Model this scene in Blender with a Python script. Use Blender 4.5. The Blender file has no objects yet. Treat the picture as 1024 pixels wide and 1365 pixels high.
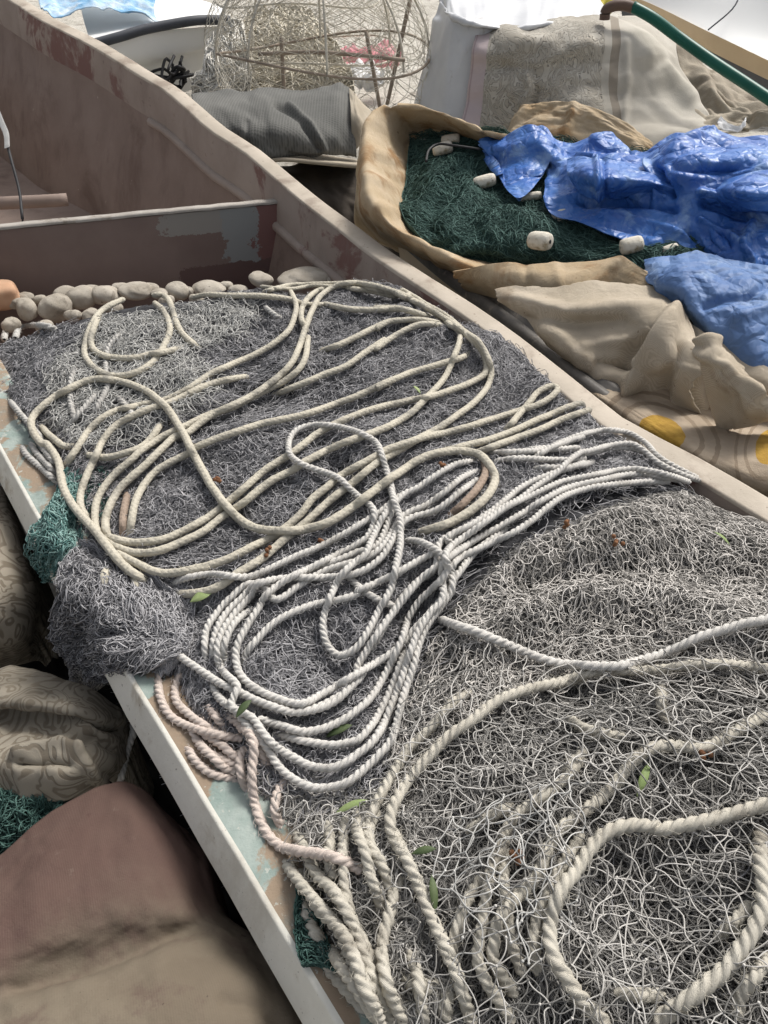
import bpy, math, random
import numpy as np
rng = np.random.default_rng(7)
random.seed(7)
SC = bpy.context.scene
COL = SC.collection
# ------------------------------------------------------------------ camera
PITCH = math.radians(42); CP, SP = math.cos(PITCH), math.sin(PITCH); HC = 1.75; F = 1025.0
cam = bpy.data.cameras.new("camera"); co = bpy.data.objects.new("camera", cam); COL.objects.link(co)
co.location = (0, 0, HC); co.rotation_euler = (math.radians(90) - PITCH, 0, 0)
cam.sensor_width = 36; cam.sensor_fit = 'AUTO'; cam.lens = 36 * F / 1365; cam.clip_start = .02; cam.clip_end = 500
SC.camera = co

def ray(xy):
    xy = np.asarray(xy, float)
    u = (xy[..., 0] - 512) / F; v = (682.5 - xy[..., 1]) / F
    return np.stack([u, CP + v * SP, -SP + v * CP], -1)
def pt(x, y, z):
    d = ray((x, y)); t = (z - HC) / d[2]; return np.array([0, 0, HC]) + t * d
def ptz(xy, z):
    d = ray(xy); t = (np.asarray(z) - HC) / d[..., 2]; return np.array([0, 0, HC]) + t[..., None] * d
def pty(x, y, Y):
    d = ray((x, y)); return np.array([0, 0, HC]) + d * (Y / d[1])
def proj(P):
    P = np.asarray(P, float); q = P - np.array([0, 0, HC])
    w = q[..., 1] * CP - q[..., 2] * SP
    return np.stack([512 + F * q[..., 0] / w, 682.5 - F * (q[..., 1] * SP + q[..., 2] * CP) / w], -1)

# ------------------------------------------------------------------ noise
_R = np.random.default_rng(99).random((256, 256))
def vn(x, y):
    x = np.asarray(x, float); y = np.asarray(y, float)
    xi = np.floor(x).astype(int); yi = np.floor(y).astype(int); fx = x - xi; fy = y - yi
    fx = fx * fx * fx * (fx * (fx * 6 - 15) + 10); fy = fy * fy * fy * (fy * (fy * 6 - 15) + 10)
    g = lambda a, b: _R[a & 255, b & 255]
    return ((g(xi, yi) * (1 - fx) + g(xi + 1, yi) * fx) * (1 - fy) + (g(xi, yi + 1) * (1 - fx) + g(xi + 1, yi + 1) * fx) * fy) * 2 - 1
def fbm(x, y, o=4):
    s = 0; a = 1
    for i in range(o):
        s = s + a * vn(x + 17.3 * i, y - 9.1 * i); x, y = (x * 1.6 - y * 1.2), (x * 1.2 + y * 1.6); a *= .5
    return s
def crease(x, y, o=3):
    s = 0; a = 1
    for i in range(o):
        n = vn(x + 31.7 * i, y + 11.9 * i); s = s + a * (1 - 2.2 * np.abs(n)); x, y = (x * 1.5 - y * 1.1), (x * 1.1 + y * 1.5); a *= .5
    return s
def facet(x, y, n=6, seed=0, f0=2.5, f1=11.):
    r = np.random.default_rng(seed); h = 0; wx = .018 * fbm(x * 3 + seed, y * 3, 2); wy = .018 * fbm(x * 3, y * 3 - seed, 2)
    for i in range(n):
        f = f0 * (f1 / f0) ** (i / max(1, n - 1)); t = r.random() * np.pi; p = r.random(); d = (x + wx) * np.cos(t) + (y + wy) * np.sin(t)
        g = .5 + .5 * vn(x * f * .45 + 7 * i, y * f * .45 + seed); q = d * f + p + .14 * vn(x * f * .3 - 3 * i, y * f * .3 + 5); h = h + (np.abs(q - np.floor(q) - .5) * 2 - .5) * g * (f0 / f)
    return h
def sstep(a, b, x):
    t = np.clip((x - a) / (b - a), 0, 1); return t * t * (3 - 2 * t)

# ------------------------------------------------------------------ objects
def tag(o, label=None, cat=None, group=None, kind=None):
    if label: o["label"] = label
    if cat: o["category"] = cat
    if group: o["group"] = group
    if kind: o["kind"] = kind
    return o
def empty(name, loc, label=None, cat=None, group=None):
    o = bpy.data.objects.new(name, None); COL.objects.link(o); o.location = tuple(float(v) for v in loc); o.empty_display_size = .05
    bpy.context.view_layer.update()
    return tag(o, label, cat, group)
def mesh(name, V, Q, mats, parent=None, uv=None, smooth=True, var=None, midx=None, tris=None):
    V = np.asarray(V, np.float32).reshape(-1, 3); Q = np.asarray(Q, np.int32).reshape(-1, 4)
    if parent is not None: V = V - np.array(parent.location, np.float32)
    me = bpy.data.meshes.new(name)
    me.vertices.add(len(V)); me.vertices.foreach_set("co", V.ravel())
    nt = 0 if tris is None else len(tris)
    me.loops.add(len(Q) * 4 + nt * 3); me.polygons.add(len(Q) + nt)
    li = Q.ravel(); ls = np.arange(len(Q), dtype=np.int32) * 4
    if nt:
        T = np.asarray(tris, np.int32); li = np.concatenate([li, T.ravel()]); ls = np.concatenate([ls, len(Q) * 4 + np.arange(nt, dtype=np.int32) * 3])
    me.loops.foreach_set("vertex_index", li.astype(np.int32)); me.polygons.foreach_set("loop_start", ls.astype(np.int32))
    me.polygons.foreach_set("use_smooth", np.full(len(Q) + nt, smooth))
    if midx is not None: me.polygons.foreach_set("material_index", np.asarray(midx, np.int32))
    for m in (mats if isinstance(mats, (list, tuple)) else [mats]): me.materials.append(m)
    me.update(calc_edges=True)
    if uv is not None:
        l = me.uv_layers.new(name="UVMap"); l.data.foreach_set("uv", np.asarray(uv, np.float32).reshape(-1, 2)[li].ravel())
    if var is not None:
        at = me.attributes.new("var", 'FLOAT', 'POINT'); at.data.foreach_set("value", np.asarray(var, np.float32).ravel())
    o = bpy.data.objects.new(name, me); COL.objects.link(o)
    if parent is not None: o.parent = parent
    return o
def tubes(P, r, m=3):
    """P (N,K,3) polylines -> verts, quads"""
    P = np.asarray(P, float); N, K = P.shape[:2]
    T = np.gradient(P, axis=1); T /= np.linalg.norm(T, axis=-1, keepdims=True) + 1e-12
    S = np.cross(T, np.array([0.03, .05, 1.0])); S /= np.linalg.norm(S, axis=-1, keepdims=True) + 1e-9
    U = np.cross(S, T)
    r = np.asarray(r, float)
    if r.ndim == 0: r = np.full((N, K), float(r))
    elif r.ndim == 1: r = np.repeat(r[:, None], K, 1)
    th = np.arange(m) * 2 * np.pi / m + .5
    V = P[:, :, None] + r[:, :, None, None] * (np.cos(th)[None, None, :, None] * S[:, :, None] + np.sin(th)[None, None, :, None] * U[:, :, None])
    b = (np.arange(N)[:, None, None] * K + np.arange(K - 1)[None, :, None]) * m; j = np.arange(m)[None, None]; jn = (j + 1) % m
    Q = np.stack([b + j, b + jn, b + m + jn, b + m + j], -1).reshape(-1, 4)
    return V.reshape(-1, 3), Q
class Bag:
    def __init__(s): s.V = []; s.Q = []; s.U = []; s.A = []; s.M = []; s.n = 0
    def add(s, V, Q, var=None, mi=0, uv=None):
        V = np.asarray(V).reshape(-1, 3); s.V.append(V); s.Q.append(np.asarray(Q) + s.n)
        s.A.append(np.full(len(V), .5) if var is None else np.asarray(var).ravel()); s.M.append(np.full(len(Q), mi))
        s.U.append(np.zeros((len(V), 2)) if uv is None else np.asarray(uv).reshape(-1, 2)); s.n += len(V)
    def strands(s, P, r, m=3, mi=0, var=None):
        N, K = P.shape[:2]; V, Q = tubes(P, r, m)
        v = rng.random(N) if var is None else var
        s.add(V, Q, np.repeat(v, K * m), mi)
    def build(s, name, mats, parent=None, smooth=True):
        return mesh(name, np.concatenate(s.V), np.concatenate(s.Q), mats, parent, np.concatenate(s.U), smooth, np.concatenate(s.A), np.concatenate(s.M))
def crv(P, n):
    """Catmull-Rom through P resampled to n evenly spaced points"""
    P = np.asarray(P, float)
    if len(P) == 2: return P[0] + (P[1] - P[0]) * np.linspace(0, 1, n)[:, None]
    Q = np.vstack([2 * P[0] - P[1], P, 2 * P[-1] - P[-2]]); t = np.linspace(0, 1, 14, endpoint=False)[:, None]; out = []
    for i in range(len(P) - 1):
        a, b, c, d = Q[i:i + 4]
        out.append(.5 * (2 * b + (c - a) * t + (2 * a - 5 * b + 4 * c - d) * t * t + (3 * b - a - 3 * c + d) * t ** 3))
    D = np.vstack(out + [P[-1:]]); L = np.r_[0, np.cumsum(np.linalg.norm(np.diff(D, axis=0), axis=1))]
    s = np.linspace(0, L[-1], n); return np.stack([np.interp(s, L, D[:, k]) for k in range(D.shape[1])], -1)
def rod(pts, r, m=10, n=None, cap=True):
    P = crv(pts, n or max(2, 6 * (len(pts) - 1))) if len(pts) > 2 else np.asarray(pts, float)
    if cap: P = np.vstack([P[:1] + (P[0] - P[1]) * 1e-3, P, P[-1:] + (P[-1] - P[-2]) * 1e-3]); rr = np.r_[1e-4, np.full(len(P) - 2, 1.) * r, 1e-4]
    else: rr = np.full(len(P), 1.) * r
    return tubes(P[None], rr[None], m)
def grid_q(nu, nv):
    i = np.arange(nu - 1)[:, None]; j = np.arange(nv - 1)[None]; b = i * nv + j
    return np.stack([b, b + 1, b + nv + 1, b + nv], -1).reshape(-1, 4)
class Patch:
    """bicubic sheet through a grid of control points"""
    def __init__(s, C): s.C = np.asarray(C, float); s.R, s.K = s.C.shape[:2]
    def ev(s, u, v):
        def w(t): return np.stack([-.5 * t + t * t - .5 * t ** 3, 1 - 2.5 * t * t + 1.5 * t ** 3, .5 * t + 2 * t * t - 1.5 * t ** 3, -.5 * t * t + .5 * t ** 3], -1)
        E = np.concatenate([2 * s.C[:1] - s.C[1:2], s.C, 2 * s.C[-1:] - s.C[-2:-1]], 0)
        E = np.concatenate([2 * E[:, :1] - E[:, 1:2], E, 2 * E[:, -1:] - E[:, -2:-1]], 1)
        a = np.clip(u, 0, 1) * (s.R - 1); b = np.clip(v, 0, 1) * (s.K - 1)
        i = np.minimum(a.astype(int), s.R - 2); j = np.minimum(b.astype(int), s.K - 2); wa = w(a - i); wb = w(b - j)
        out = 0
        for k in range(4):
            for l in range(4): out = out + E[i + k, j + l] * (wa[..., k] * wb[..., l])[..., None]
        return out
    def nrm(s, u, v):
        e = 2e-3; n = np.cross(s.ev(u + e, v) - s.ev(u - e, v), s.ev(u, v + e) - s.ev(u, v - e)); n /= np.linalg.norm(n, axis=-1, keepdims=True) + 1e-12
        P = s.ev(u, v); f = np.sign(np.sum(n * (np.array([0, 0, HC]) - P), -1, keepdims=True)); f[f == 0] = 1
        return n * f
def seg_d(p, pl):
    pl = np.asarray(pl, float); d = np.full(p.shape[:-1], 1e9)
    for a, b in zip(pl[:-1], pl[1:]):
        ab = b - a; t = np.clip(((p - a) @ ab) / (ab @ ab), 0, 1); d = np.minimum(d, np.linalg.norm(p - a - t[..., None] * ab, axis=-1))
    return d
def sheet(C, nu, nv, disp=None, folds=(), ragged=0):
    pa = Patch(C); u, v = np.meshgrid(np.linspace(0, 1, nu), np.linspace(0, 1, nv), indexing='ij')
    uu, vv = u, v
    if ragged:
        vv = np.clip(v + ragged * fbm(u * 9, v * 0 + 3) * (np.abs(v - .5) * 2) ** 6, 0, 1)
        uu = np.clip(u + ragged * fbm(v * 13, u * 0 + 8) * (np.abs(u - .5) * 2) ** 6, 0, 1)
    P = pa.ev(uu, vv); N = pa.nrm(np.clip(uu, .004, .996), np.clip(vv, .004, .996))
    h = np.zeros_like(u)
    if disp is not None: h = h + disp(u, v, P)
    if folds:
        px = proj(P)
        for pl, amp, w in folds: h = h + amp * np.exp(-(seg_d(px, pl) / w) ** 2)
    P = P + N * h[..., None]
    return P.reshape(-1, 3), grid_q(nu, nv), np.stack([u, v], -1).reshape(-1, 2)
def cz(rows): return [[pt(*p) for p in r] for r in rows]
def cy(rows): return [[pty(*p) for p in r] for r in rows]
def ext(rows, dx=240, dy=70, dz=-.03): return [list(r) + [(r[-1][0] + dx, r[-1][1] + dy, r[-1][2] + dz)] for r in rows]
def extl(rows, dx=330, dy=-60): return [[(r[0][0] - dx - 10, r[0][1] + dy, .06), (r[0][0] - dx, r[0][1] + dy, r[0][2] - .04)] + list(r) for r in rows]
def skirt(C, z=.02):
    return [list(r) + [np.array([r[-1][0], r[-1][1], z])] for r in C]
def cloth(name, C, nu, nv, mat, disp=None, folds=(), parent=None, thick=.004, ragged=0):
    V, Q, U = sheet(C, nu, nv, disp, folds, ragged); o = mesh(name, V, Q, mat, parent, U)
    md = o.modifiers.new("thickness", 'SOLIDIFY'); md.thickness = thick; md.offset = 0
    return o

# ------------------------------------------------------------------ materials
def NT(name):
    m = bpy.data.materials.new(name); m.use_nodes = True; nt = m.node_tree; b = nt.nodes["Principled BSDF"]; return m, nt, b
def nd(nt, t, **k):
    n = nt.nodes.new(t)
    for a, v in k.items():
        if a.startswith("i_"): n.inputs[a[2:].replace("_", " ")].default_value = v
        else: setattr(n, a, v)
    return n
def mixc(nt, fac, a, b, mode='MIX'):
    n = nt.nodes.new("ShaderNodeMix"); n.data_type = 'RGBA'; n.blend_type = mode
    for i, v in ((0, fac), (6, a), (7, b)):
        if hasattr(v, "is_linked") or isinstance(v, bpy.types.NodeSocket): nt.links.new(v, n.inputs[i])
        else: n.inputs[i].default_value = v if i == 0 else tuple(v) + (1,)
    return n.outputs[2]
def noise(nt, co, scale, detail=5, rough=.6, dist=0):
    n = nd(nt, "ShaderNodeTexNoise"); n.inputs["Scale"].default_value = scale; n.inputs["Detail"].default_value = detail; n.inputs["Roughness"].default_value = rough; n.inputs["Distortion"].default_value = dist
    if co is not None: nt.links.new(co, n.inputs["Vector"])
    return n.outputs["Fac"]
def ramp(nt, f, a, b):
    n = nd(nt, "ShaderNodeMapRange"); n.inputs[1].default_value = a; n.inputs[2].default_value = b; n.interpolation_type = 'SMOOTHSTEP'; nt.links.new(f, n.inputs[0]); return n.outputs[0]
def mth(nt, op, a, b=None):
    n = nd(nt, "ShaderNodeMath", operation=op)
    for i, v in enumerate((a, b)):
        if v is None: continue
        if isinstance(v, bpy.types.NodeSocket): nt.links.new(v, n.inputs[i])
        else: n.inputs[i].default_value = v
    return n.outputs[0]
def bump(nt, b, h, strength, dist=.002):
    n = nd(nt, "ShaderNodeBump"); n.inputs["Strength"].default_value = strength; n.inputs["Distance"].default_value = dist; nt.links.new(h, n.inputs["Height"])
    if b.inputs["Normal"].is_linked: nt.links.new(b.inputs["Normal"].links[0].from_socket, n.inputs["Normal"])
    nt.links.new(n.outputs[0], b.inputs["Normal"])
def objco(nt): return nd(nt, "ShaderNodeTexCoord").outputs["Object"]
def uvco(nt): return nd(nt, "ShaderNodeTexCoord").outputs["UV"]
def surf(name, c1, c2, scale=4, rough=.8, bs=60, bst=.3, bd=.002, c3=None, s3=1.5, t3=(.55, .7), spec=.3, weave=0, speck=None, wrinkle=None, streak=None):
    m, nt, b = NT(name); co = objco(nt)
    c = mixc(nt, ramp(nt, noise(nt, co, scale, 6), .3, .7), c1, c2)
    if c3: c = mixc(nt, ramp(nt, noise(nt, co, s3, 7, .65, .4), *t3), c, c3)
    if streak:
        mp = nd(nt, "ShaderNodeMapping"); mp.inputs["Scale"].default_value = streak[2]; nt.links.new(co, mp.inputs["Vector"]); c = mixc(nt, mth(nt, 'MULTIPLY', ramp(nt, noise(nt, mp.outputs[0], streak[1], 6, .7), .5, .72), .7), c, streak[0])
    if speck:
        for k, sc_ in enumerate((speck[1], speck[1] * 3.1)): c = mixc(nt, mth(nt, 'MULTIPLY', ramp(nt, noise(nt, co, sc_, 3, .6), speck[2] + .02 * k, speck[2] + .05 + .02 * k), .8), c, speck[0])
    b.inputs["Roughness"].default_value = rough; b.inputs["Specular IOR Level"].default_value = spec
    bump(nt, b, noise(nt, co, bs, 5, .65), bst, bd)
    if wrinkle:
        n_ = noise(nt, co, wrinkle[0], 5, .55, 1.2); bump(nt, b, mth(nt, 'ABSOLUTE', mth(nt, 'SUBTRACT', n_, .5)), wrinkle[1], wrinkle[2])
    if weave:
        w1 = nd(nt, "ShaderNodeTexWave", bands_direction='X'); w1.inputs["Scale"].default_value = weave; w1.inputs["Distortion"].default_value = 1.5; w1.inputs["Detail Scale"].default_value = 2
        nt.links.new(co, w1.inputs["Vector"]); bump(nt, b, w1.outputs["Fac"], .4, .0015)
        w2 = nd(nt, "ShaderNodeTexWave", bands_direction='Y'); w2.inputs["Scale"].default_value = weave * 1.15; w2.inputs["Distortion"].default_value = 1.5; w2.inputs["Detail Scale"].default_value = 2
        nt.links.new(co, w2.inputs["Vector"]); bump(nt, b, w2.outputs["Fac"], .3, .0012)
        c = mixc(nt, mth(nt, 'MULTIPLY', mth(nt, 'MULTIPLY', w1.outputs["Fac"], w2.outputs["Fac"]), .6), c, tuple(x * .45 for x in c1))
    nt.links.new(c, b.inputs["Base Color"])
    return m
def strand_mat(name, dark, light, rough=.75):
    m, nt, b = NT(name); a = nd(nt, "ShaderNodeAttribute", attribute_name="var").outputs["Fac"]; co = objco(nt)
    f = mth(nt, 'ADD', mth(nt, 'MULTIPLY', a, .6), mth(nt, 'MULTIPLY', noise(nt, co, 7, 4), .5))
    nt.links.new(mixc(nt, ramp(nt, f, .25, .85), dark, light), b.inputs["Base Color"]); b.inputs["Roughness"].default_value = rough; b.inputs["Specular IOR Level"].default_value = .25
    return m
def rope_mat(name, c1, c2, dirt, braid=0, dt=(.58, .75)):
    m, nt, b = NT(name); co = objco(nt)
    c = mixc(nt, noise(nt, co, 30, 5, .7), c1, c2)
    c = mixc(nt, mth(nt, 'MULTIPLY', ramp(nt, noise(nt, co, 9, 7, .7), *dt), .75), c, dirt)
    b.inputs["Roughness"].default_value = .85; b.inputs["Specular IOR Level"].default_value = .2
    uv = uvco(nt); sp = nd(nt, "ShaderNodeSeparateXYZ"); nt.links.new(uv, sp.inputs[0])
    if braid:
        s1 = mth(nt, 'SINE', mth(nt, 'ADD', mth(nt, 'MULTIPLY', sp.outputs[0], 3.6), mth(nt, 'MULTIPLY', sp.outputs[1], 25.13)))
        s2 = mth(nt, 'SINE', mth(nt, 'SUBTRACT', mth(nt, 'MULTIPLY', sp.outputs[0], 3.6), mth(nt, 'MULTIPLY', sp.outputs[1], 25.13)))
        mx = mth(nt, 'MAXIMUM', s1, s2); bump(nt, b, mx, .4, .0012)
        c = mixc(nt, ramp(nt, mx, -.4, -1.8), c, tuple(x * .6 for x in c1))
    else:
        s1 = mth(nt, 'SINE', mth(nt, 'ADD', mth(nt, 'MULTIPLY', sp.outputs[0], 2.0), mth(nt, 'MULTIPLY', sp.outputs[1], 150.))); bump(nt, b, s1, .25, .0006)
    bump(nt, b, noise(nt, co, 420, 4, .7), .5, .0012)
    nt.links.new(c, b.inputs["Base Color"])
    return m
M = {}
M['net_base'] = surf('net_base', (.03, .031, .034), (.06, .06, .066), 25, .95, 160, 1, .006)  # base kept near black, painting shade into the gaps of the net
M['net_grey'] = strand_mat('net_grey', (.10, .10, .108), (.45, .442, .45))
M['net_pale'] = strand_mat('net_pale', (.15, .145, .135), (.55, .53, .495))
M['net_under'] = strand_mat('net_under', (.07, .068, .064), (.27, .26, .245))  # darker strands below, depth shade put into their colour
M['net_mid'] = strand_mat('net_mid', (.20, .19, .175), (.70, .665, .62))  # lighter copy of the pale strands, highlights put into the colour
M['net_white'] = strand_mat('net_white', (.3, .3, .29), (.58, .57, .54))
M['net_green'] = strand_mat('net_green', (.018, .05, .043), (.095, .175, .152))
M['net_teal'] = strand_mat('net_teal', (.06, .15, .14), (.26, .40, .37))
M['green_base'] = surf('green_base', (.008, .03, .026), (.02, .06, .05), 14, .95, 120, 1, .006)
M['teal_base'] = surf('teal_base', (.012, .04, .04), (.03, .09, .08), 14, .95, 120, 1, .006)
M['white_rope'] = rope_mat('white_rope', (.50, .48, .445), (.62, .60, .565), (.30, .28, .25), dt=(.5, .72))
M['grey_rope'] = rope_mat('grey_rope', (.42, .41, .38), (.55, .53, .5), (.22, .21, .2), dt=(.45, .7))
M['cream_rope'] = rope_mat('cream_rope', (.42, .385, .31), (.54, .505, .42), (.17, .165, .155), braid=1, dt=(.52, .72))
M['thick_rope'] = rope_mat('thick_rope', (.40, .372, .31), (.57, .54, .47), (.22, .195, .16), dt=(.5, .72))
M['pink_rope'] = rope_mat('pink_rope', (.52, .43, .38), (.62, .55, .49), (.33, .25, .22))
M['brown_rope'] = rope_mat('brown_rope', (.24, .18, .14), (.38, .30, .24), (.12, .09, .07), braid=1)
M['hull_in'] = surf('hull_in', (.215, .16, .132), (.275, .212, .178), 3, .7, 90, .35, .0015, (.145, .098, .078), 2.2, (.52, .7), .35, speck=((.38, .32, .27), 24, .70), streak=((.17, .12, .098), 5, (1, 1, .25)))
M['hull_band'] = surf('hull_band', (.36, .30, .258), (.30, .245, .21), 4, .8, 60, .5, .002, (.20, .115, .10), 2.6, (.55, .61), speck=((.2, .15, .13), 30, .67), streak=((.24, .19, .165), 6, (1, 1, .3)))
M['gun_right'] = surf('gun_right', (.40, .35, .285), (.50, .44, .365), 6, .8, 90, .5, .002, (.28, .23, .185), 5, (.5, .68), speck=((.2, .16, .13), 40, .67))
M['white_paint'] = surf('white_paint', (.64, .62, .55), (.74, .72, .65), 7, .65, 55, .6, .003, (.46, .41, .33), 9, (.54, .7), speck=((.20, .165, .13), 60, .67), streak=((.50, .46, .39), 6, (1, 1, .3)))
M['teal_paint'] = surf('teal_paint', (.215, .275, .25), (.33, .375, .345), 16, .75, 70, .7, .003, (.27, .205, .145), 6, (.455, .50), speck=((.40, .41, .37), 26, .62), streak=((.17, .20, .185), 9, (1, 1, .4)))
M['steel'] = surf('steel', (.24, .24, .235), (.32, .32, .31), 9, .45, 80, .3)
M['hull_out'] = surf('hull_out', (.03, .03, .028), (.05, .048, .045), 4, .8, 50, .4)  # outer hull darkened so its colour carries the shade of the gap
M['stone'] = surf('stone', (.31, .275, .225), (.44, .40, .34), 14, .9, 90, .7, .003, (.22, .195, .16), 17, (.56, .7), speck=((.08, .07, .06), 45, .68))
M['brick'] = surf('brick', (.5, .3, .19), (.58, .38, .25), 14, .9, 60, .5)
M['sand'] = surf('sand', (.44, .415, .36), (.56, .53, .47), 3, .95, 30, 1, .02, (.28, .25, .21), 11, (.5, .66))
M['canvas'] = surf('canvas', (.45, .385, .295), (.54, .47, .375), 5, .92, 120, .5, .002, (.33, .265, .195), 4.2, (.54, .7), .12, weave=130, speck=((.2, .15, .1), 34, .69), wrinkle=(16, .5, .012))
M['canvas_old'] = surf('canvas_old', (.46, .35, .22), (.57, .47, .34), 6, .9, 70, .6, .003, (.33, .20, .10), 5.0, (.48, .66), .12, weave=120, speck=((.22, .15, .09), 34, .69), wrinkle=(14, .5, .012))
M['canvas_grey'] = surf('canvas_grey', (.12, .12, .112), (.165, .163, .152), 4, .92, 120, .4, .002, weave=22)
M['dark_cloth_or_shade'] = surf('dark_cloth_or_shade', (.04, .034, .027), (.075, .062, .05), 3, .95, 40, .5, .004)
M['gap_shade'] = surf('gap_shade', (.012, .011, .01), (.02, .018, .016), 4, .95, 40, .4, .003)  # near-black colour stands in for the shade of the gap
M['board'] = surf('board', (.34, .29, .22), (.42, .37, .29), 5, .85, 60, .4)
M['white_tarp'] = surf('white_tarp', (.52, .53, .55), (.62, .63, .64), 3, .45, 30, .3, .003, (.40, .385, .36), 8, (.58, .75), .5)
M['wool'] = surf('wool', (.30, .26, .205), (.40, .355, .285), 6, .97, 110, .9, .004, (.24, .2, .155), 2.2, (.55, .7), .1)
M['hose_green'] = surf('hose_green', (.008, .085, .06), (.012, .11, .08), 4, .4, 50, .1)
M['hose_brown'] = surf('hose_brown', (.10, .065, .05), (.14, .09, .07), 4, .6, 50, .1)
M['boat_white'] = surf('boat_white', (.86, .86, .84), (.9, .9, .88), 1, .4, 20, .1, .002, (.74, .74, .7), 2, (.6, .8))
M['boat_tan'] = surf('boat_tan', (.62, .47, .29), (.7, .55, .36), 2, .5, 20, .2, .002)
M['rubber'] = surf('rubber', (.05, .055, .065), (.08, .085, .10), 3, .6, 40, .2)
M['rust'] = surf('rust', (.26, .21, .165), (.36, .30, .24), 14, .85, 90, .4)
M['wire'] = surf('wire', (.55, .51, .43), (.70, .66, .57), 14, .7, 90, .4)
M['float'] = surf('float', (.58, .54, .45), (.70, .66, .57), 18, .8, 50, .8, .004, (.33, .28, .19), 16, (.5, .66), speck=((.2, .17, .12), 50, .64))
M['leaf'] = surf('leaf', (.17, .24, .08), (.28, .34, .15), 20, .55, 60, .3)
M['leaf_dark'] = surf('leaf_dark', (.045, .07, .028), (.09, .12, .05), 20, .6, 60, .3)
M['bud'] = surf('bud', (.16, .07, .035), (.24, .12, .06), 60, .9, 90, .5)
M['pink'] = surf('pink', (.62, .22, .26), (.7, .4, .42), 12, .8, 40, .8, .01)
M['yellow'] = surf('yellow', (.66, .56, .08), (.72, .62, .12), 5, .5, 40, .2)
M['paper'] = surf('paper', (.70, .70, .70), (.76, .76, .76), 5, .8, 40, .2)
M['cable'] = surf('cable', (.02, .02, .022), (.03, .03, .032), 5, .6, 40, .2)
# blue tarpaulin: woven plastic with a sheen
def tarp_mat(name, c1, c2, c3, rough, t3):
    m = surf(name, c1, c2, 6, rough, 22, .3, .003, c3, 9, t3, .4); nt = m.node_tree; b = nt.nodes["Principled BSDF"]; co = objco(nt)
    for sc_, st_ in ((9, .7), (24, .6)):
        v_ = nd(nt, "ShaderNodeTexVoronoi", feature='DISTANCE_TO_EDGE'); v_.inputs["Scale"].default_value = sc_; v_.inputs["Randomness"].default_value = 1
        ad = nd(nt, "ShaderNodeVectorMath", operation='ADD'); nz = nd(nt, "ShaderNodeTexNoise"); nz.inputs["Scale"].default_value = sc_ * .7; nt.links.new(co, nz.inputs["Vector"]); sc2 = nd(nt, "ShaderNodeVectorMath", operation='SCALE'); sc2.inputs["Scale"].default_value = 1.2 / sc_; nt.links.new(nz.outputs["Color"], sc2.inputs[0]); nt.links.new(co, ad.inputs[0]); nt.links.new(sc2.outputs[0], ad.inputs[1]); nt.links.new(ad.outputs[0], v_.inputs["Vector"])
        bump(nt, b, v_.outputs["Distance"], st_, .35 / sc_)
    return m
M['tarp'] = tarp_mat('tarp', (.028, .10, .36), (.055, .165, .47), (.20, .32, .55), .42, (.50, .70))
M['tarp_faded'] = tarp_mat('tarp_faded', (.07, .145, .33), (.125, .215, .41), (.28, .37, .52), .6, (.52, .72))
# brocade: woven scroll pattern in two tones
def brocade(name, c1, c2, sc):
    m, nt, b = NT(name); co = objco(nt)
    n = noise(nt, co, sc, 2, .5, 2.2); w = mth(nt, 'SINE', mth(nt, 'MULTIPLY', n, 58)); f = ramp(nt, w, -.75, .1)
    c = mixc(nt, f, c1, c2); c = mixc(nt, mth(nt, 'MULTIPLY', ramp(nt, noise(nt, co, 4, 6), .5, .75), .6), c, tuple(x * .5 for x in c1)); nt.links.new(c, b.inputs["Base Color"])
    b.inputs["Roughness"].default_value = .85; bump(nt, b, f, .4, .002); bump(nt, b, noise(nt, co, 400, 3), .4, .001); return m
M['brocade'] = brocade('brocade', (.155, .13, .096), (.245, .218, .172), 7)
M['brocade2'] = brocade('brocade2', (.15, .124, .09), (.26, .228, .18), 6)

# ------------------------------------------------------------------ world, sun
w = bpy.data.worlds.new("World"); SC.world = w; w.use_nodes = True; nt = w.node_tree
sk = nt.nodes.new("ShaderNodeTexSky"); sk.sky_type = 'NISHITA'; sk.sun_disc = False
EL, AZ = math.radians(52), math.radians(40)
sk.sun_elevation = EL; sk.sun_rotation = AZ; sk.dust_density = 5; sk.air_density = 1; sk.ozone_density = 1
hs = nt.nodes.new("ShaderNodeHueSaturation"); hs.inputs["Saturation"].default_value = .30
nt.links.new(sk.outputs[0], hs.inputs["Color"]); nt.links.new(hs.outputs[0], nt.nodes["Background"].inputs["Color"]); nt.nodes["Background"].inputs["Strength"].default_value = .102
sl = bpy.data.lights.new("sun", 'SUN'); sl.energy = 1.9; sl.angle = math.radians(15); sl.color = (1, .96, .9)
so = bpy.data.objects.new("sun", sl); COL.objects.link(so)
sd = np.array([math.sin(AZ) * math.cos(EL), math.cos(AZ) * math.cos(EL), math.sin(EL)])
from mathutils import Vector
so.rotation_euler = Vector(sd).to_track_quat('Z', 'Y').to_euler(); so.location = (3, 4, 6)
SC.view_settings.view_transform = 'Standard'; SC.view_settings.look = 'None'; SC.view_settings.gamma = 1; SC.view_settings.exposure = .6
SC.cycles.max_bounces = 6; SC.cycles.diffuse_bounces = 3; SC.cycles.use_denoising = True

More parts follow.
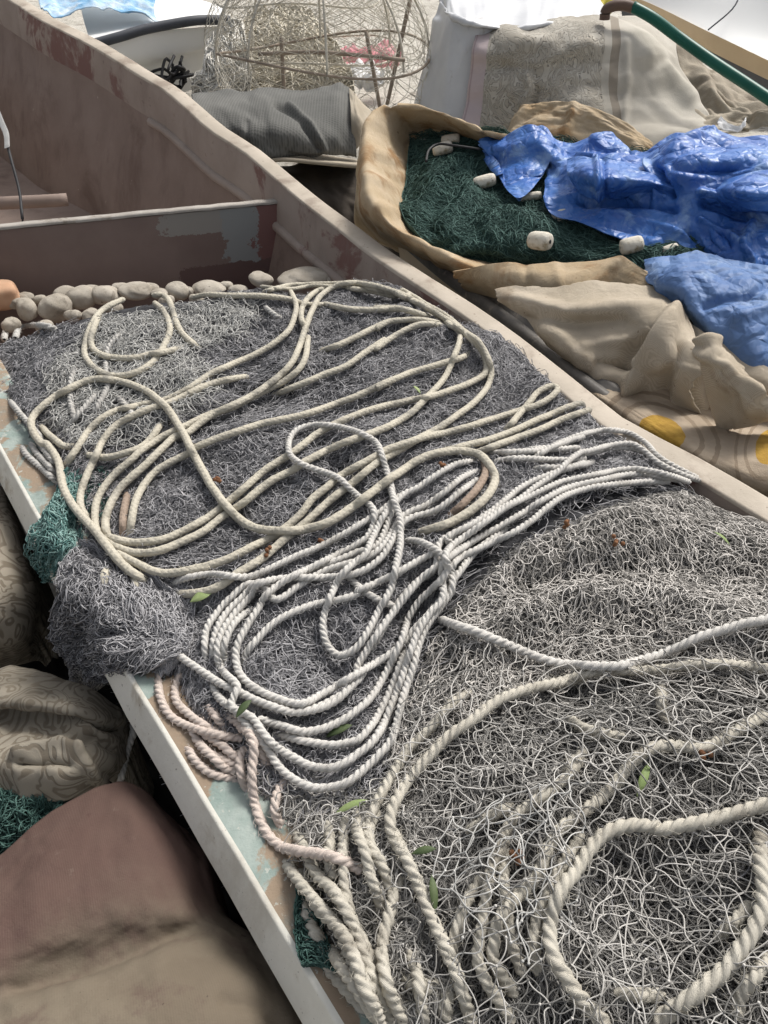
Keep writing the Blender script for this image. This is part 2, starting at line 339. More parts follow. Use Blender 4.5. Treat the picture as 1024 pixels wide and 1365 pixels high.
# ------------------------------------------------------------------ ground
n = 140; gx, gy = np.meshgrid(np.sign(np.linspace(-1, 1, n)) * np.abs(np.linspace(-1, 1, n)) ** 2.2 * 120, 4 + np.sign(np.linspace(-1, 1, n)) * np.abs(np.linspace(-1, 1, n)) ** 2.2 * 120, indexing='ij')
gz = .03 * fbm(gx * .8, gy * .8, 3) + .16 * np.exp(-(((gx - 3.1) / .8) ** 2 + ((gy - 5.6) / .6) ** 2))
gz = gz - .05
tag(mesh("ground", np.stack([gx, gy, gz], -1), grid_q(n, n), M['sand']), "pale sandy gravel ground beyond the boats", "ground", kind="structure")

# ------------------------------------------------------------------ boat frame of reference
HD = math.radians(34); AX = np.array([-math.sin(HD), math.cos(HD)]); NX = np.array([math.cos(HD), math.sin(HD)])
def ab2xy(a, b): return np.stack([a * AX[0] + b * NX[0], a * AX[1] + b * NX[1]], -1)
def xy2ab(P): return P[..., 0] * AX[0] + P[..., 1] * AX[1], P[..., 0] * NX[0] + P[..., 1] * NX[1]

boat = empty("fishing_boat", pt(512, 700, 0), "open fishing boat with teal gunwale and mauve bow, heaped with grey net", "boat")
# starboard (far) side: stations along the outer top edge
ST = [(1500, 970, .62), (1260, 822, .62), (1100, 715, .62), (1020, 665, .62), (925, 610, .62), (830, 560, .62), (760, 505, .625), (690, 450, .63), (630, 408, .635), (570, 370, .64), (512, 332, .65), (470, 300, .66), (425, 267, .675), (380, 230, .70), (340, 197, .735), (300, 172, .77), (265, 142, .80), (235, 117, .83), (200, 97, .86), (165, 75, .89), (125, 52, .92), (65, 22, .97), (30, 0, 1.0), (-40, -38, 1.05), (-160, -85, 1.12), (-330, -120, 1.2)]
G = np.array([pt(*s) for s in ST]); G = crv(G, 90)
T = np.gradient(G, axis=0); T[:, 2] = 0; T /= np.linalg.norm(T, axis=1, keepdims=True); IN = np.stack([-T[:, 1], T[:, 0], T[:, 2] * 0], -1)
if IN[10] @ np.array([NX[0], NX[1], 0]) > 0: IN = -IN
def prof(pairs):
    return np.stack([G + IN * i + np.array([0, 0, 1.]) * d if not callable(d) else G * np.array([1, 1, 0]) + IN * i + np.array([0, 0, 1.]) * d(G[:, 2])[:, None] for i, d in pairs], 1)
def loft(name, pairs, mat, parent, upto=90):
    P = prof(pairs)[:upto]; P = P.copy(); wob = .0016 * fbm(np.arange(P.shape[0])[:, None] * .25, np.arange(P.shape[1])[None] * .7, 3); P[..., 2] += wob
    return mesh(name, P.reshape(-1, 3), grid_q(P.shape[0], P.shape[1]), mat, parent)
low = lambda z: z * 0 + .12
gr = loft("gunwale", [(-.012, -.035), (-.012, -.004), (-.0095, -.001), (-.005, 0), (.02, .001), (.050, -.002), (.056, -.004), (.058, -.012)], M['gun_right'], boat)
tag(gr, "dusty beige gunwale beside the canvas cover")
loft("sheer_strake", [(.056, -.010), (.064, -.05), (.072, -.10), (.078, -.165)], M['hull_band'], boat)
loft("stringer", [(.076, -.160), (.088, -.162), (.098, -.172), (.098, -.19), (.083, -.20)], M['hull_band'], boat, int(np.argmin(np.abs(proj(G)[:, 0] - 190))))
loft("hull_side", [(.076, -.155), (.081, -.19), (.10, -.26), (.13, -.36), (.19, -.5), (.30, low)], M['hull_in'], boat)
loft("outer_hull", [(-.010, -.03), (.0, -.12), (.04, -.3), (.14, lambda z: z * 0 + .10), (.3, lambda z: z * 0 + .02)], M['hull_out'], boat)
# fore seam on the hull side and cross bar
# port (near) side
SL = [(-330, 110), (-120, 388), (-60, 480), (0, 585), (55, 703), (105, 780), (157, 855), (207, 965), (270, 1055), (350, 1190), (400, 1265), (450, 1345), (520, 1460), (620, 1640)]
L0 = np.array([pt(x, y, .62) for x, y in SL[2:]]); a_, b_ = xy2ab(L0[:, :2]); cf = np.polyfit(a_, b_, 3); aG, bG = xy2ab(G[:, :2]); oG = np.argsort(aG)
a_ = np.linspace(aG.max() - .02, -.9, 110); bl_ = np.where(a_ > 2.2, np.polyval(cf, 2.2) + (a_ - 2.2) * .02, np.polyval(cf, np.maximum(a_, -.1))); tb = np.clip((a_ - 3.2) / (aG.max() - 3.2), 0, 1) ** 2
bl_ = bl_ * (1 - tb) + np.interp(a_, aG[oG], bG[oG]) * tb; zl_ = .62 + (G[:, 2].max() - .62) * np.clip((a_ - 2.4) / (aG.max() - 2.4), 0, 1) ** 1.6
L = np.concatenate([ab2xy(a_, bl_), zl_[:, None]], 1); NL = 110; a_L, b_L = a_.copy(), bl_.copy()
Lt = np.gradient(L, axis=0); Lt /= np.linalg.norm(Lt, axis=1, keepdims=True); LN = np.stack([-Lt[:, 1], Lt[:, 0], Lt[:, 2] * 0], -1)
if LN[10] @ np.array([NX[0], NX[1], 0]) < 0: LN = -LN
def loftL(name, pairs, mat):
    P = np.stack([L + LN * i + np.array([0, 0, 1.]) * d for i, d in pairs], 1); P[..., 2] += .002 * fbm(np.arange(NL)[:, None] * .4, np.arange(NL)[:, None] * 0, 3); P[..., :2] += .0012 * fbm(np.arange(NL)[:, None] * .7, np.arange(NL)[:, None] * 0 + 7, 2)[..., None]
    return mesh(name, P.reshape(-1, 3), grid_q(NL, len(pairs)), mat, boat)
tag(loftL("rub_rail", [(.02, -.080), (-.030, -.078), (-.0335, -.077), (-.0345, -.073), (-.034, -.070), (-.020, -.036), (-.0075, -.005), (-.0062, -.0018), (-.003, -.0002), (.002, .0004)], M['white_paint']), "chipped white rub rail")
tag(loftL("gunwale", [(.0018, .0002), (.02, .0), (.05, -.001), (.098, -.002), (.1035, -.0035), (.105, -.008), (.106, -.07)], M['teal_paint']), "worn teal gunwale with bare brown patches")
loftL("hull_side", [(.104, -.06), (.11, -.2), (.18, -.4), (.30, -.5)], M['hull_in'])
loftL("outer_hull", [(.028, -.07), (.04, -.2), (.10, -.42), (.22, -.58)], M['hull_out'])
# floor boards
fa = np.linspace(-.88, aG.max() - .3, 40); f0 = np.interp(fa, a_[::-1], bl_[::-1]) + .22; f1 = np.maximum(np.interp(fa, aG[oG], bG[oG]) - .22, f0 + .01); fb = f0[:, None] + (f1 - f0)[:, None] * np.linspace(0, 1, 8)[None]; fxy = ab2xy(np.repeat(fa[:, None], 8, 1), fb)
mesh("bottom_boards", np.concatenate([fxy, np.full(fxy.shape[:2] + (1,), .14)], -1), grid_q(40, 8), M['hull_in'], boat)
# bulkhead
B0, B1 = pt(-210, 322, .69), pt(371, 268, .615)
def bulk_mat():
    m, nt, b = NT('bulkhead'); co = objco(nt); uv = uvco(nt); sp = nd(nt, "ShaderNodeSeparateXYZ"); nt.links.new(uv, sp.inputs[0])
    nn = mth(nt, 'MULTIPLY', mth(nt, 'SUBTRACT', noise(nt, co, 9, 8, .75), .5), .17)
    u = mth(nt, 'ADD', sp.outputs[0], nn); v = mth(nt, 'ADD', sp.outputs[1], mth(nt, 'MULTIPLY', nn, 1.6))
    base = mixc(nt, ramp(nt, noise(nt, co, 3, 6), .3, .7), (.175, .128, .113), (.22, .168, .15))
    gt = lambda x, t: mth(nt, 'GREATER_THAN', x, t)
    lt = lambda x, t: mth(nt, 'LESS_THAN', x, t)
    c = mixc(nt, mth(nt, 'MULTIPLY', gt(u, .70), lt(v, .27)), base, (.27, .26, .24))
    c = mixc(nt, mth(nt, 'MULTIPLY', gt(u, .845), lt(u, .93)), c, (.25, .265, .265))
    c = mixc(nt, gt(u, .93), c, (.19, .10, .092)); c = mixc(nt, mth(nt, 'MULTIPLY', gt(v, .66), gt(u, .72)), c, (.125, .08, .074))
    nt.links.new(c, b.inputs["Base Color"]); b.inputs["Roughness"].default_value = .75; bump(nt, b, noise(nt, co, 60, 5), .4, .002); return m
M['bulkhead'] = bulk_mat(); M['board_top'] = surf('board_top', (.30, .275, .245), (.42, .39, .35), 9, .85, 60, .5, .002, (.2, .17, .14), 8, (.55, .68))
bn = np.cross(B1 - B0, [0, 0, 1.]); bn /= np.linalg.norm(bn); bn = bn if bn[1] < 0 else -bn
us = np.linspace(0, 1, 40); top = B0 + (B1 - B0) * us[:, None]; dz = np.array([0, 0, 1.])
front = np.stack([top + bn * .001 - dz * .012 - dz * (.46 * v) for v in np.linspace(0, 1, 12)], 1)
uvb = np.stack(np.meshgrid(us, np.linspace(0, 1.4, 12), indexing='ij'), -1)
mesh("bulkhead", front, grid_q(40, 12), M['bulkhead'], boat, uvb)
ed = .0013 * fbm(us * 40, us * 0, 3)[:, None] * dz
cap = np.stack([top + bn * .005 - dz * .009 + ed, top + bn * .005 + ed, top - bn * .032 + ed, top - bn * .032 - dz * .4], 1)
tag(mesh("bulkhead_cap", cap, grid_q(40, 4), M['board_top'], boat), "pale scuffed top edge of the bulkhead")
Vr, Qr = rod([pt(-80, 276, .56), pt(0, 271, .56), pt(60, 268, .56), pt(90, 266, .555)], .026, 12); mesh("cross_bar", Vr, Qr, M['hull_in'], boat)
# steel strap and cable at the stem
sp_ = np.array([pt(x, y, z) for x, y, z in [(-8, 140, .82), (2, 165, .79), (8, 180, .77), (9, 197, .745)]])
q = crv(sp_, 14); wv = np.array([.010, 0, .003]); V = np.stack([q - wv, q + wv, q + wv + [0, .012, 0], q - wv + [0, .012, 0]], 1)
mesh("steel_strap", V, grid_q(14, 4), M['steel'], boat)
Vr, Qr = rod([pt(9, 190, .75), pt(17, 220, .70), pt(26, 255, .63), pt(30, 292, .57), pt(32, 300, .5)], .006, 8); mesh("cable", Vr, Qr, M['cable'], boat)

# ------------------------------------------------------------------ pile height field (boat coordinates)
GS = .005; A0, A1, B0g, B1g = -1.0, 3.0, -.06, 1.62
na, nb = int((A1 - A0) / GS) + 1, int((B1g - B0g) / GS) + 1
ga, gb = np.meshgrid(A0 + GS * np.arange(na), B0g + GS * np.arange(nb), indexing='ij')
PILE = [(-80, 490), (-5, 528), (30, 600), (66, 685), (100, 755), (160, 815), (212, 880), (240, 960), (295, 1020), (345, 1095), (398, 1190), (432, 1270), (472, 1345), (520, 1420), (640, 1640), (1300, 1700), (1600, 1120), (1150, 735), (1040, 690), (960, 650), (900, 612), (830, 572), (760, 532), (712, 480), (655, 440), (600, 400), (530, 374), (440, 374), (340, 386), (250, 396), (160, 406), (105, 422), (40, 440), (-120, 450)]
pp = np.array([np.r_[xy2ab(pt(x, y, .63)[:2])] for x, y in PILE])
def inpoly(pa, pb, poly):
    ins = np.zeros(pa.shape, bool); j = len(poly) - 1
    for i in range(len(poly)):
        xi, yi = poly[i]; xj, yj = poly[j]
        c = ((yi > pb) != (yj > pb)); ins ^= c & (pa < (xj - xi) * (pb - yi) / (yj - yi + 1e-12) + xi); j = i
    return ins
dd = seg_d(np.stack([ga, gb], -1), np.vstack([pp, pp[:1]])); ins = inpoly(ga, gb, pp); sdist = np.where(ins, dd, -dd)
def base_h(a, b):
    t = np.clip((b - .12) / 1.28, 0, 1)
    z = .615 + .095 * np.sin(np.pi * t) ** .7
    z = z + .03 * sstep(.7, .1, a) * np.sin(np.pi * t)
    z = z - .20 * sstep(1.9, 2.6, a) * (.4 + .6 * sstep(.35, .85, b))
    wq = .25 * fbm(a * 2 + 9, b * 2, 2); z = z + .018 * fbm(a * 4.2, b * 4.2, 3) + .006 * fbm(a * 13 + 5, b * 13, 2) + .011 * fbm((a + wq) * 17, b * 3.2, 2)
    return z
PH = base_h(ga, gb)
# the fold of thick net lying across the near pile
gp = proj(np.concatenate([ab2xy(ga, gb), PH[..., None]], -1))
for pl, amp, wd in [([(600, 790), (680, 745), (780, 725), (900, 720), (1024, 735)], .024, 28), ([(620, 860), (760, 800), (900, 800), (1030, 840)], .03, 24), ([(690, 775), (800, 757), (900, 752), (1024, 768)], -.012, 11), ([(640, 700), (760, 690), (900, 675)], .018, 30),
                    ([(560, 770), (530, 860), (510, 950)], -.03, 26), ([(700, 690), (640, 730), (590, 800)], -.02, 22), ([(420, 830), (480, 890)], -.012, 50), ([(880, 1180), (900, 1230)], -.035, 70),
                    ([(545, 420), (610, 450), (690, 470), (740, 520)], .02, 22), ([(150, 420), (230, 400), (340, 395)], .02, 24), ([(60, 480), (110, 440)], .025, 26), ([(300, 660), (420, 600), (560, 560)], .012, 26), ([(250, 560), (380, 520)], -.012, 20)]:
    PH += amp * np.exp(-(seg_d(gp, pl) / wd) ** 2)
PH = np.where(sdist > 0, PH - .03 * np.exp(-(sdist / .025) ** 2) * (ga < 2.2), PH - .03 - 5 * np.minimum(-sdist, .04))
HG = PH.copy()
dl = seg_d(np.stack([ga, gb], -1), np.stack(xy2ab(L[:, :2]), -1)); gbl = np.interp(ga.ravel(), a_L[::-1], b_L[::-1]).reshape(ga.shape)
HG = np.where((gb >= gbl - .02) & (dl < .108), np.maximum(HG, .618), HG)
gr_b = np.interp(ga.ravel(), *[q[np.argsort(xy2ab(G[:, :2])[0])] for q in xy2ab(G[:, :2])]).reshape(ga.shape); HG = np.where((gb < gr_b + .015) & (gb > gr_b - .06), np.maximum(HG, .62), HG)
def bil(Gd, a, b):
    x = np.clip((a - A0) / GS, 0, na - 1.001); y = np.clip((b - B0g) / GS, 0, nb - 1.001); i = x.astype(int); j = y.astype(int); fx = x - i; fy = y - j
    return (Gd[i, j] * (1 - fx) + Gd[i + 1, j] * fx) * (1 - fy) + (Gd[i, j + 1] * (1 - fx) + Gd[i + 1, j + 1] * fx) * fy
def hat(xy, Gd=None):
    a, b = xy2ab(np.asarray(xy)); return bil(HG if Gd is None else Gd, a, b)
def on_pile(x, y, off=0., Gd=None):
    z = .68
    for _ in range(14):
        P = pt(x, y, z); z = .5 * z + .5 * (float(hat(P[:2], Gd)) + off)
    return pt(x, y, z)
def px_on(xy, off=0.):
    z = np.full(len(xy), .68)
    for _ in range(14): P = ptz(xy, z); z = .5 * z + .5 * (hat(P[:, :2]) + off)
    return ptz(xy, z)
def polyab(px): return np.array([np.r_[xy2ab(on_pile(x, y, 0, PH)[:2])] for x, y in px])
def box_blur(Z, k):
    for ax in (0, 1):
        c = np.cumsum(np.insert(np.pad(Z, [(k, k) if i == ax else (0, 0) for i in (0, 1)], mode='edge'), 0, 0, axis=ax), axis=ax)
        n_ = 2 * k + 1; Z = (np.take(c, range(n_, c.shape[ax]), ax) - np.take(c, range(0, c.shape[ax] - n_), ax)) / n_
    return Z
def maxf(Z, k):
    for ax in (0, 1):
        out = Z.copy()
        for s in range(-k, k + 1): out = np.maximum(out, np.roll(Z, s, ax))
        Z = out
    return Z
# strand makers ------------------------------------------------------
def curly(N, poly, L, K, curl, zlo, zhi, flow=None, fl=.7, Gd=None, arch=.01, thin=None):
    poly = np.asarray(poly); lo, hi = poly.min(0), poly.max(0); out = []
    while len(out) < N:
        c = lo + (hi - lo) * rng.random((N * 2, 2)); c = c[inpoly(c[:, 0], c[:, 1], poly)]; c = c[bil(sdist, c[:, 0], c[:, 1]) > -.01]
        if thin is not None: c = c[rng.random(len(c)) < thin(c[:, 0], c[:, 1])]
        out = c if len(out) == 0 else np.vstack([out, c])
    c = out[:N]; st = L * (.6 + .8 * rng.random(N)) / K
    th0 = (flow(c[:, 0], c[:, 1]) if flow else 0) + rng.normal(0, fl, N) + np.pi * rng.integers(0, 2, N)
    k = np.zeros((N, K)); k[:, 0] = rng.normal(0, curl, N)
    for i in range(1, K): k[:, i] = .55 * k[:, i - 1] + rng.normal(0, curl * .84, N)
    th = th0[:, None] + np.cumsum(k, 1); a = c[:, :1] + np.cumsum(np.cos(th) * st[:, None], 1); b = c[:, 1:] + np.cumsum(np.sin(th) * st[:, None], 1)
    a -= (a[:, K // 2] - c[:, 0])[:, None]; b -= (b[:, K // 2] - c[:, 1])[:, None]
    h = (zlo + (zhi - zlo) * rng.random(N))[:, None] + arch * rng.random((N, 1)) * np.sin(np.linspace(0, np.pi, K))[None] * (1 + .6 * np.sin(np.linspace(0, 9, K) + 6 * rng.random((N, 1))))
    z = bil(HG if Gd is None else Gd, a, b) + h
    return np.concatenate([ab2xy(a, b), z[..., None]], -1)
def lattice(poly, ds, dt, phi, jit, K, slack, Gd, zoff, zj, warp=.05, ws=3., keep=None, seed=0):
    """diamond netting laid over the height field: returns edges (N,K,3) and knots (M,3)"""
    poly = np.asarray(poly); lo, hi = poly.min(0) - .1, poly.max(0) + .1; ctr = (lo + hi) / 2; R = np.linalg.norm(hi - lo) / 2
    ni, nj = int(2 * R / ds) + 2, int(2 * R / dt) + 2
    i, j = np.meshgrid(np.arange(ni), np.arange(nj), indexing='ij')
    s = i * ds - R; t = (j + .5 * (i % 2)) * dt - R
    s = s + rng.normal(0, jit * ds, s.shape); t = t + rng.normal(0, jit * dt, t.shape)
    s2 = s + warp * fbm(s * ws + seed, t * ws, 3); t2 = t + warp * fbm(s * ws - 40 - seed, t * ws + 9, 3)
    a = ctr[0] + s2 * math.cos(phi) - t2 * math.sin(phi); b = ctr[1] + s2 * math.sin(phi) + t2 * math.cos(phi)
    hz = zoff + zj * rng.random(a.shape)
    ok = inpoly(a, b, poly) & (bil(sdist, a, b) > -.02)
    if keep is not None: ok &= keep(a, b)
    E = []
    for dj in (0, 1):
        jj = j[:-1] + np.where(i[:-1] % 2 == 0, dj - 1, dj); v = (jj >= 0) & (jj < nj); jj = np.clip(jj, 0, nj - 1)
        v &= ok[:-1] & ok[i[:-1] + 1, jj]
        E.append(np.stack([i[:-1][v], j[:-1][v], i[:-1][v] + 1, jj[v]], -1))
    E = np.concatenate(E)
    pa = np.stack([a[E[:, 0], E[:, 1]], b[E[:, 0], E[:, 1]]], -1); pb = np.stack([a[E[:, 2], E[:, 3]], b[E[:, 2], E[:, 3]]], -1)
    u = np.linspace(0, 1, K); n_ = len(E); d = pb - pa; ln = np.linalg.norm(d, axis=1); nn = np.stack([-d[:, 1], d[:, 0]], -1) / (ln[:, None] + 1e-9)
    cell = .5 * (ds + dt); am = rng.normal(0, slack, n_) * cell; am2 = rng.normal(0, slack * .6, n_) * cell
    lat = am[:, None] * np.sin(np.pi * u)[None] + am2[:, None] * np.sin(2 * np.pi * u)[None]
    ab = pa[:, None] + d[:, None] * u[None, :, None] + nn[:, None] * lat[..., None]
    h = hz[E[:, 0], E[:, 1]][:, None] * (1 - u) + hz[E[:, 2], E[:, 3]][:, None] * u + (rng.normal(0, .35, n_) * cell)[:, None] * np.sin(np.pi * u)[None] * slack * 2
    z = bil(Gd, ab[..., 0], ab[..., 1]) + np.maximum(h, .001)
    kn = np.concatenate([ab2xy(a, b), (bil(Gd, a, b) + hz)[..., None]], -1)[ok]
    return np.concatenate([ab2xy(ab[..., 0], ab[..., 1]), z[..., None]], -1), kn
def add_knots(bag, kn, r, mi=0):
    d = rng.normal(0, 1, kn.shape); d /= np.linalg.norm(d, axis=1, keepdims=True); f = np.array([-1.5, -.8, 0, .8, 1.5]) * r
    P = kn[:, None] + d[:, None] * f[None, :, None]; rr = np.repeat(np.array([[.3, 1.25, 1.7, 1.25, .3]]) * r, len(kn), 0); bag.strands(P, rr, 5, mi)

# ------------------------------------------------------------------ grey net in the boat
flow = lambda a, b: 1.45 + .7 * fbm(a * 2.2 + 3, b * 2.2, 2)
bag = Bag()
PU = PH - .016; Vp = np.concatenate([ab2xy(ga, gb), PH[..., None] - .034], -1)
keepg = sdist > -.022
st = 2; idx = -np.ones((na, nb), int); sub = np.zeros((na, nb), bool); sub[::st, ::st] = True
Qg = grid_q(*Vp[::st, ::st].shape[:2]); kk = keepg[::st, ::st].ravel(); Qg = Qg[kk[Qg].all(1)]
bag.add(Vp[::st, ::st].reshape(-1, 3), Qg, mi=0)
vis = polyab([(-30, 500), (30, 560), (80, 690), (105, 755), (215, 880), (245, 960), (350, 1095), (440, 1280), (500, 1400), (1060, 1420), (1090, 720), (960, 650), (830, 572), (712, 485), (600, 405), (440, 380), (250, 402), (100, 428), (-100, 455)])
far = polyab([(-30, 500), (30, 560), (80, 690), (105, 755), (215, 880), (245, 960), (330, 1060), (500, 1060), (560, 850), (640, 720), (1000, 660), (830, 572), (712, 485), (600, 408), (440, 384), (250, 406), (100, 432), (-100, 460)])
near = polyab([(500, 1060), (560, 850), (620, 790), (680, 720), (900, 640), (1040, 680), (1150, 750), (1330, 880), (1480, 1000), (1480, 1560), (480, 1440), (400, 1230), (345, 1110), (420, 1060)])
cl = lambda a, b: .25 + .75 * (fbm(a * 6, b * 6, 2) > -.25)
bag.strands(curly(4500, far, .085, 16, .30, -.008, .004, flow, .5, Gd=PU, arch=.008), .00092, 3, 1)
bag.strands(curly(4500, far, .06, 14, .45, -.006, .006, flow, .9, Gd=PU, arch=.010, thin=cl), .00085, 3, 1)
bag.strands(curly(16000, far, .13, 18, .11, -.006, .008, flow, .20, Gd=PU, arch=.003, thin=cl), .00082, 3, 1)
bag.strands(curly(2000, far, .045, 12, .55, .008, .016, flow, 1.2, Gd=PU, arch=.010, thin=cl), .0008, 3, 1)
bag.strands(curly(3600, near, .12, 16, .22, -.022, -.008, flow, .7, Gd=PU, arch=.008), .0011, 3, 1)
for k in range(4):
    E_, kn = lattice(far, .008, .030, .2 + k * .8, .22, 6, .16, PU, .000, .010, .09, 3., keep=lambda a, b: fbm(a * 3.4 + k * 7, b * 3.4) > -.02, seed=3 + k * 17)
    bag.strands(E_, .00085, 3, 1)
for k in range(3):
    E_, kn = lattice(far, .013, .026, .5 + k * 1.1, .35, 5, .35, PU, .000, .012, .07, 4., keep=lambda a, b: fbm(a * 3 + k * 7, b * 3) > -.1, seed=k * 13)
    bag.strands(E_, .0009, 3, 1)
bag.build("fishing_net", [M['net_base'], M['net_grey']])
tag(bpy.data.objects["fishing_net"], "huge heap of tangled dark grey fine net filling the open boat", "net")
# white wide-meshed net by the stones
wm = polyab([(105, 450), (140, 420), (250, 405), (345, 400), (335, 440), (260, 470), (300, 520), (230, 560), (180, 590), (110, 600), (70, 560), (60, 500)])
bag = Bag()
for k in range(2):
    E_, kn = lattice(wm, .019, .032, .3 + k * .7, .16, 6, .22, PH, -.002, .008, .05, 3.5, seed=5 + k * 9)
    bag.strands(E_, .0011, 4); add_knots(bag, kn, .0013)
bag.strands(curly(1400, wm, .08, 14, .45, -.006, .006, flow, .9), .0010)
tag(bag.build("fishing_net", [M['net_white']]), "pale wide-meshed net spread beside the grey stones", "net")

# ------------------------------------------------------------------ ropes
TL = {'a': (0, 350), 'b': (250, 350), 'c': (500, 350), 'd': (0, 580), 'e': (250, 550), 'f': (500, 500), 'g': (200, 740), 'h': (380, 700), 'i': (180, 880), 'j': (320, 1050), 'k': (380, 1115), 'l': (480, 900), 'm': (724, 800), 'n': (600, 1050), 'o': (724, 1115), 'q': (700, 540), 'p': (0, 0)}
def parse(s):
    out = []; ox = oy = 0; sc = 1
    for t in s.split():
        if t.isalpha(): ox, oy = TL[t]; sc = 1 if t == 'p' else (1024 / 324 if t == 'q' else 1024 / 300)
        else: x, y = t.split(','); out.append((ox + float(x) / sc, oy + float(y) / sc))
    return np.array(out)
def stamp(P, R):
    k = int(R / GS) + 1; o = np.arange(-k, k + 1); oi, oj = np.meshgrid(o, o, indexing='ij'); a, b = xy2ab(P[:, :2])
    i = np.rint((a - A0) / GS).astype(int)[:, None] + oi.ravel(); j = np.rint((b - B0g) / GS).astype(int)[:, None] + oj.ravel()
    ok = (i >= 0) & (i < na) & (j >= 0) & (j < nb); ic = np.clip(i, 0, na - 1); jc = np.clip(j, 0, nb - 1)
    d2 = (ga[ic, jc] - a[:, None]) ** 2 + (gb[ic, jc] - b[:, None]) ** 2
    zt = np.where((d2 < R * R) & ok, P[:, 2:3] + np.sqrt(np.maximum(R * R - d2, 0)), -9)
    np.maximum.at(HG, (ic.ravel(), jc.ravel()), zt.ravel())
def smooth1(z, k):
    if k < 1: return z
    w_ = np.hanning(2 * k + 3)[1:-1]; w_ /= w_.sum(); return np.convolve(np.pad(z, k, mode='edge'), w_, 'valid')
def lay(px, R, lift=0., sink=.25, dip=2.8):
    n_ = max(8, int(np.sum(np.linalg.norm(np.diff(px, axis=0), axis=1)) / 3)); q = crv(px, n_); z = np.full(n_, .68)
    off = np.array([[0, 0], [1, 0], [-1, 0], [0, 1], [0, -1], [.7, .7], [-.7, .7], [.7, -.7], [-.7, -.7]]) * R * .7
    for it in range(7):
        P = ptz(q, z); e = np.max([hat(P[:, :2] + o) for o in off], 0)
        e = np.maximum(e, hat(P[:, :2])); ds = np.linalg.norm(P[-1] - P[0]) / n_ + 1e-4
        k = max(1, int(R * 1.6 / max(.0015, np.mean(np.linalg.norm(np.diff(P[:, :2], axis=0), axis=1)))))
        me = e.copy()
        for s_ in range(1, k // 2 + 1): me = np.maximum(me, np.maximum(np.r_[e[s_:], e[-1:].repeat(s_)], np.r_[e[:1].repeat(s_), e[:-s_]]))
        zz = np.maximum(smooth1(smooth1(me, k), k), .6 * smooth1(e, 2) + .4 * e - R * .35) + R * (1 - sink) + lift
        z = .4 * z + .6 * zz
    P = ptz(q, z); al = np.r_[0, np.cumsum(np.linalg.norm(np.diff(P, axis=0), axis=1))]; ed = np.minimum(al, al[-1] - al)
    return ptz(q, z - dip * R * (1 - sstep(0, 7 * R, ed)))
def rope_mesh(P, R, kind, mat, name, hairs=0):
    L_ = np.sum(np.linalg.norm(np.diff(P, axis=0), axis=1)); ds = R * (.42 if kind == 'laid' else .5); n_ = max(6, int(L_ / ds)); C = crv(P, n_) if len(P) > 2 else P
    s = np.linspace(0, L_, n_); wob = .11 * R
    C = C + np.stack([fbm(s / R * .09 + rng.random() * 90, s * 0 + k, 2) for k in range(3)], -1) * wob
    T_ = np.gradient(C, axis=0); T_ /= np.linalg.norm(T_, axis=1, keepdims=True); S = np.cross(T_, [0, 0, 1.]); S /= np.linalg.norm(S, axis=1, keepdims=True) + 1e-9; U = np.cross(S, T_)
    if kind == 'laid':
        m = 18; ph = (np.arange(m) * 2 * np.pi / m); tw = s / (R * 5.0) * 2 * np.pi
        f = (ph + np.pi / 3) % (2 * np.pi / 3) - np.pi / 3; rr = (.40 * np.cos(f) + np.sqrt(.60 ** 2 - (.40 * np.sin(f)) ** 2)) * R
        rr = rr[None] * (1 + .07 * fbm(s[:, None] / R * .7, ph[None] * 3 + 3, 3)); th = ph[None] + tw[:, None]
    else:
        m = 16; ph = np.arange(m) * 2 * np.pi / m; th = np.repeat(ph[None], n_, 0)
        rr = R * (1 + .035 * np.sin(s[:, None] / R * 1.8 + 4 * ph[None]) * 1 + .05 * fbm(s[:, None] / R * .3, ph[None] + 3, 2))
    ef = np.minimum(1, np.minimum(np.arange(n_) + .35, n_ - .65 - np.arange(n_)) / 2.5) ** .5; rr = rr * ef[:, None]
    V = C[:, None] + rr[..., None] * (np.cos(th)[..., None] * S[:, None] + np.sin(th)[..., None] * U[:, None])
    bg = Bag(); b = np.arange(n_ - 1)[:, None] * m; j = np.arange(m)[None]; jn = (j + 1) % m
    Q = np.stack([b + j, b + jn, b + m + jn, b + m + j], -1).reshape(-1, 4)
    uvm = np.stack([np.repeat(s[:, None] / R, m, 1), np.repeat(ph[None] / 2 / np.pi, n_, 0)], -1); bg.add(V, Q, uv=uvm)
    if hairs:
        nh = int(L_ * hairs); i = rng.integers(2, n_ - 2, nh); t0 = rng.random(nh) * np.pi * 2
        N_ = np.cos(t0)[:, None] * S[i] + np.sin(t0)[:, None] * U[i]; d = T_[i] * rng.normal(0, 1, nh)[:, None] + N_ * .35 + .5 * np.cross(T_[i], N_) * rng.normal(0, 1, nh)[:, None]
        d /= np.linalg.norm(d, axis=1, keepdims=True); ln = R * (.5 + 1.0 * rng.random(nh)); u = np.linspace(0, 1, 4)
        H_ = (C[i] + N_ * R * .86)[:, None] + d[:, None] * (ln[:, None] * u)[..., None] + N_[:, None] * (.28 * R * np.sin(np.pi * u * .8))[None, :, None]
        bg.strands(H_, np.repeat(np.array([[1, .9, .7, .3]]) * .00035, nh, 0), 3)
    return bg.build(name, [mat])
STY = {'cream': (.0080, 'braid', 'cream_rope', 110, 'cream braided ropes on the net'), 'brown': (.0080, 'braid', 'brown_rope', 60, 'cream braided ropes on the net'),
       'white': (.0071, 'laid', 'white_rope', 90, 'white twisted ropes on the net'), 'grey': (.0078, 'laid', 'grey_rope', 60, 'grey twisted ropes in the net'),
       'thick': (.0082, 'laid', 'thick_rope', 420, 'thick weathered ropes'), 'pink': (.0076, 'laid', 'pink_rope', 320, 'thick weathered ropes')}
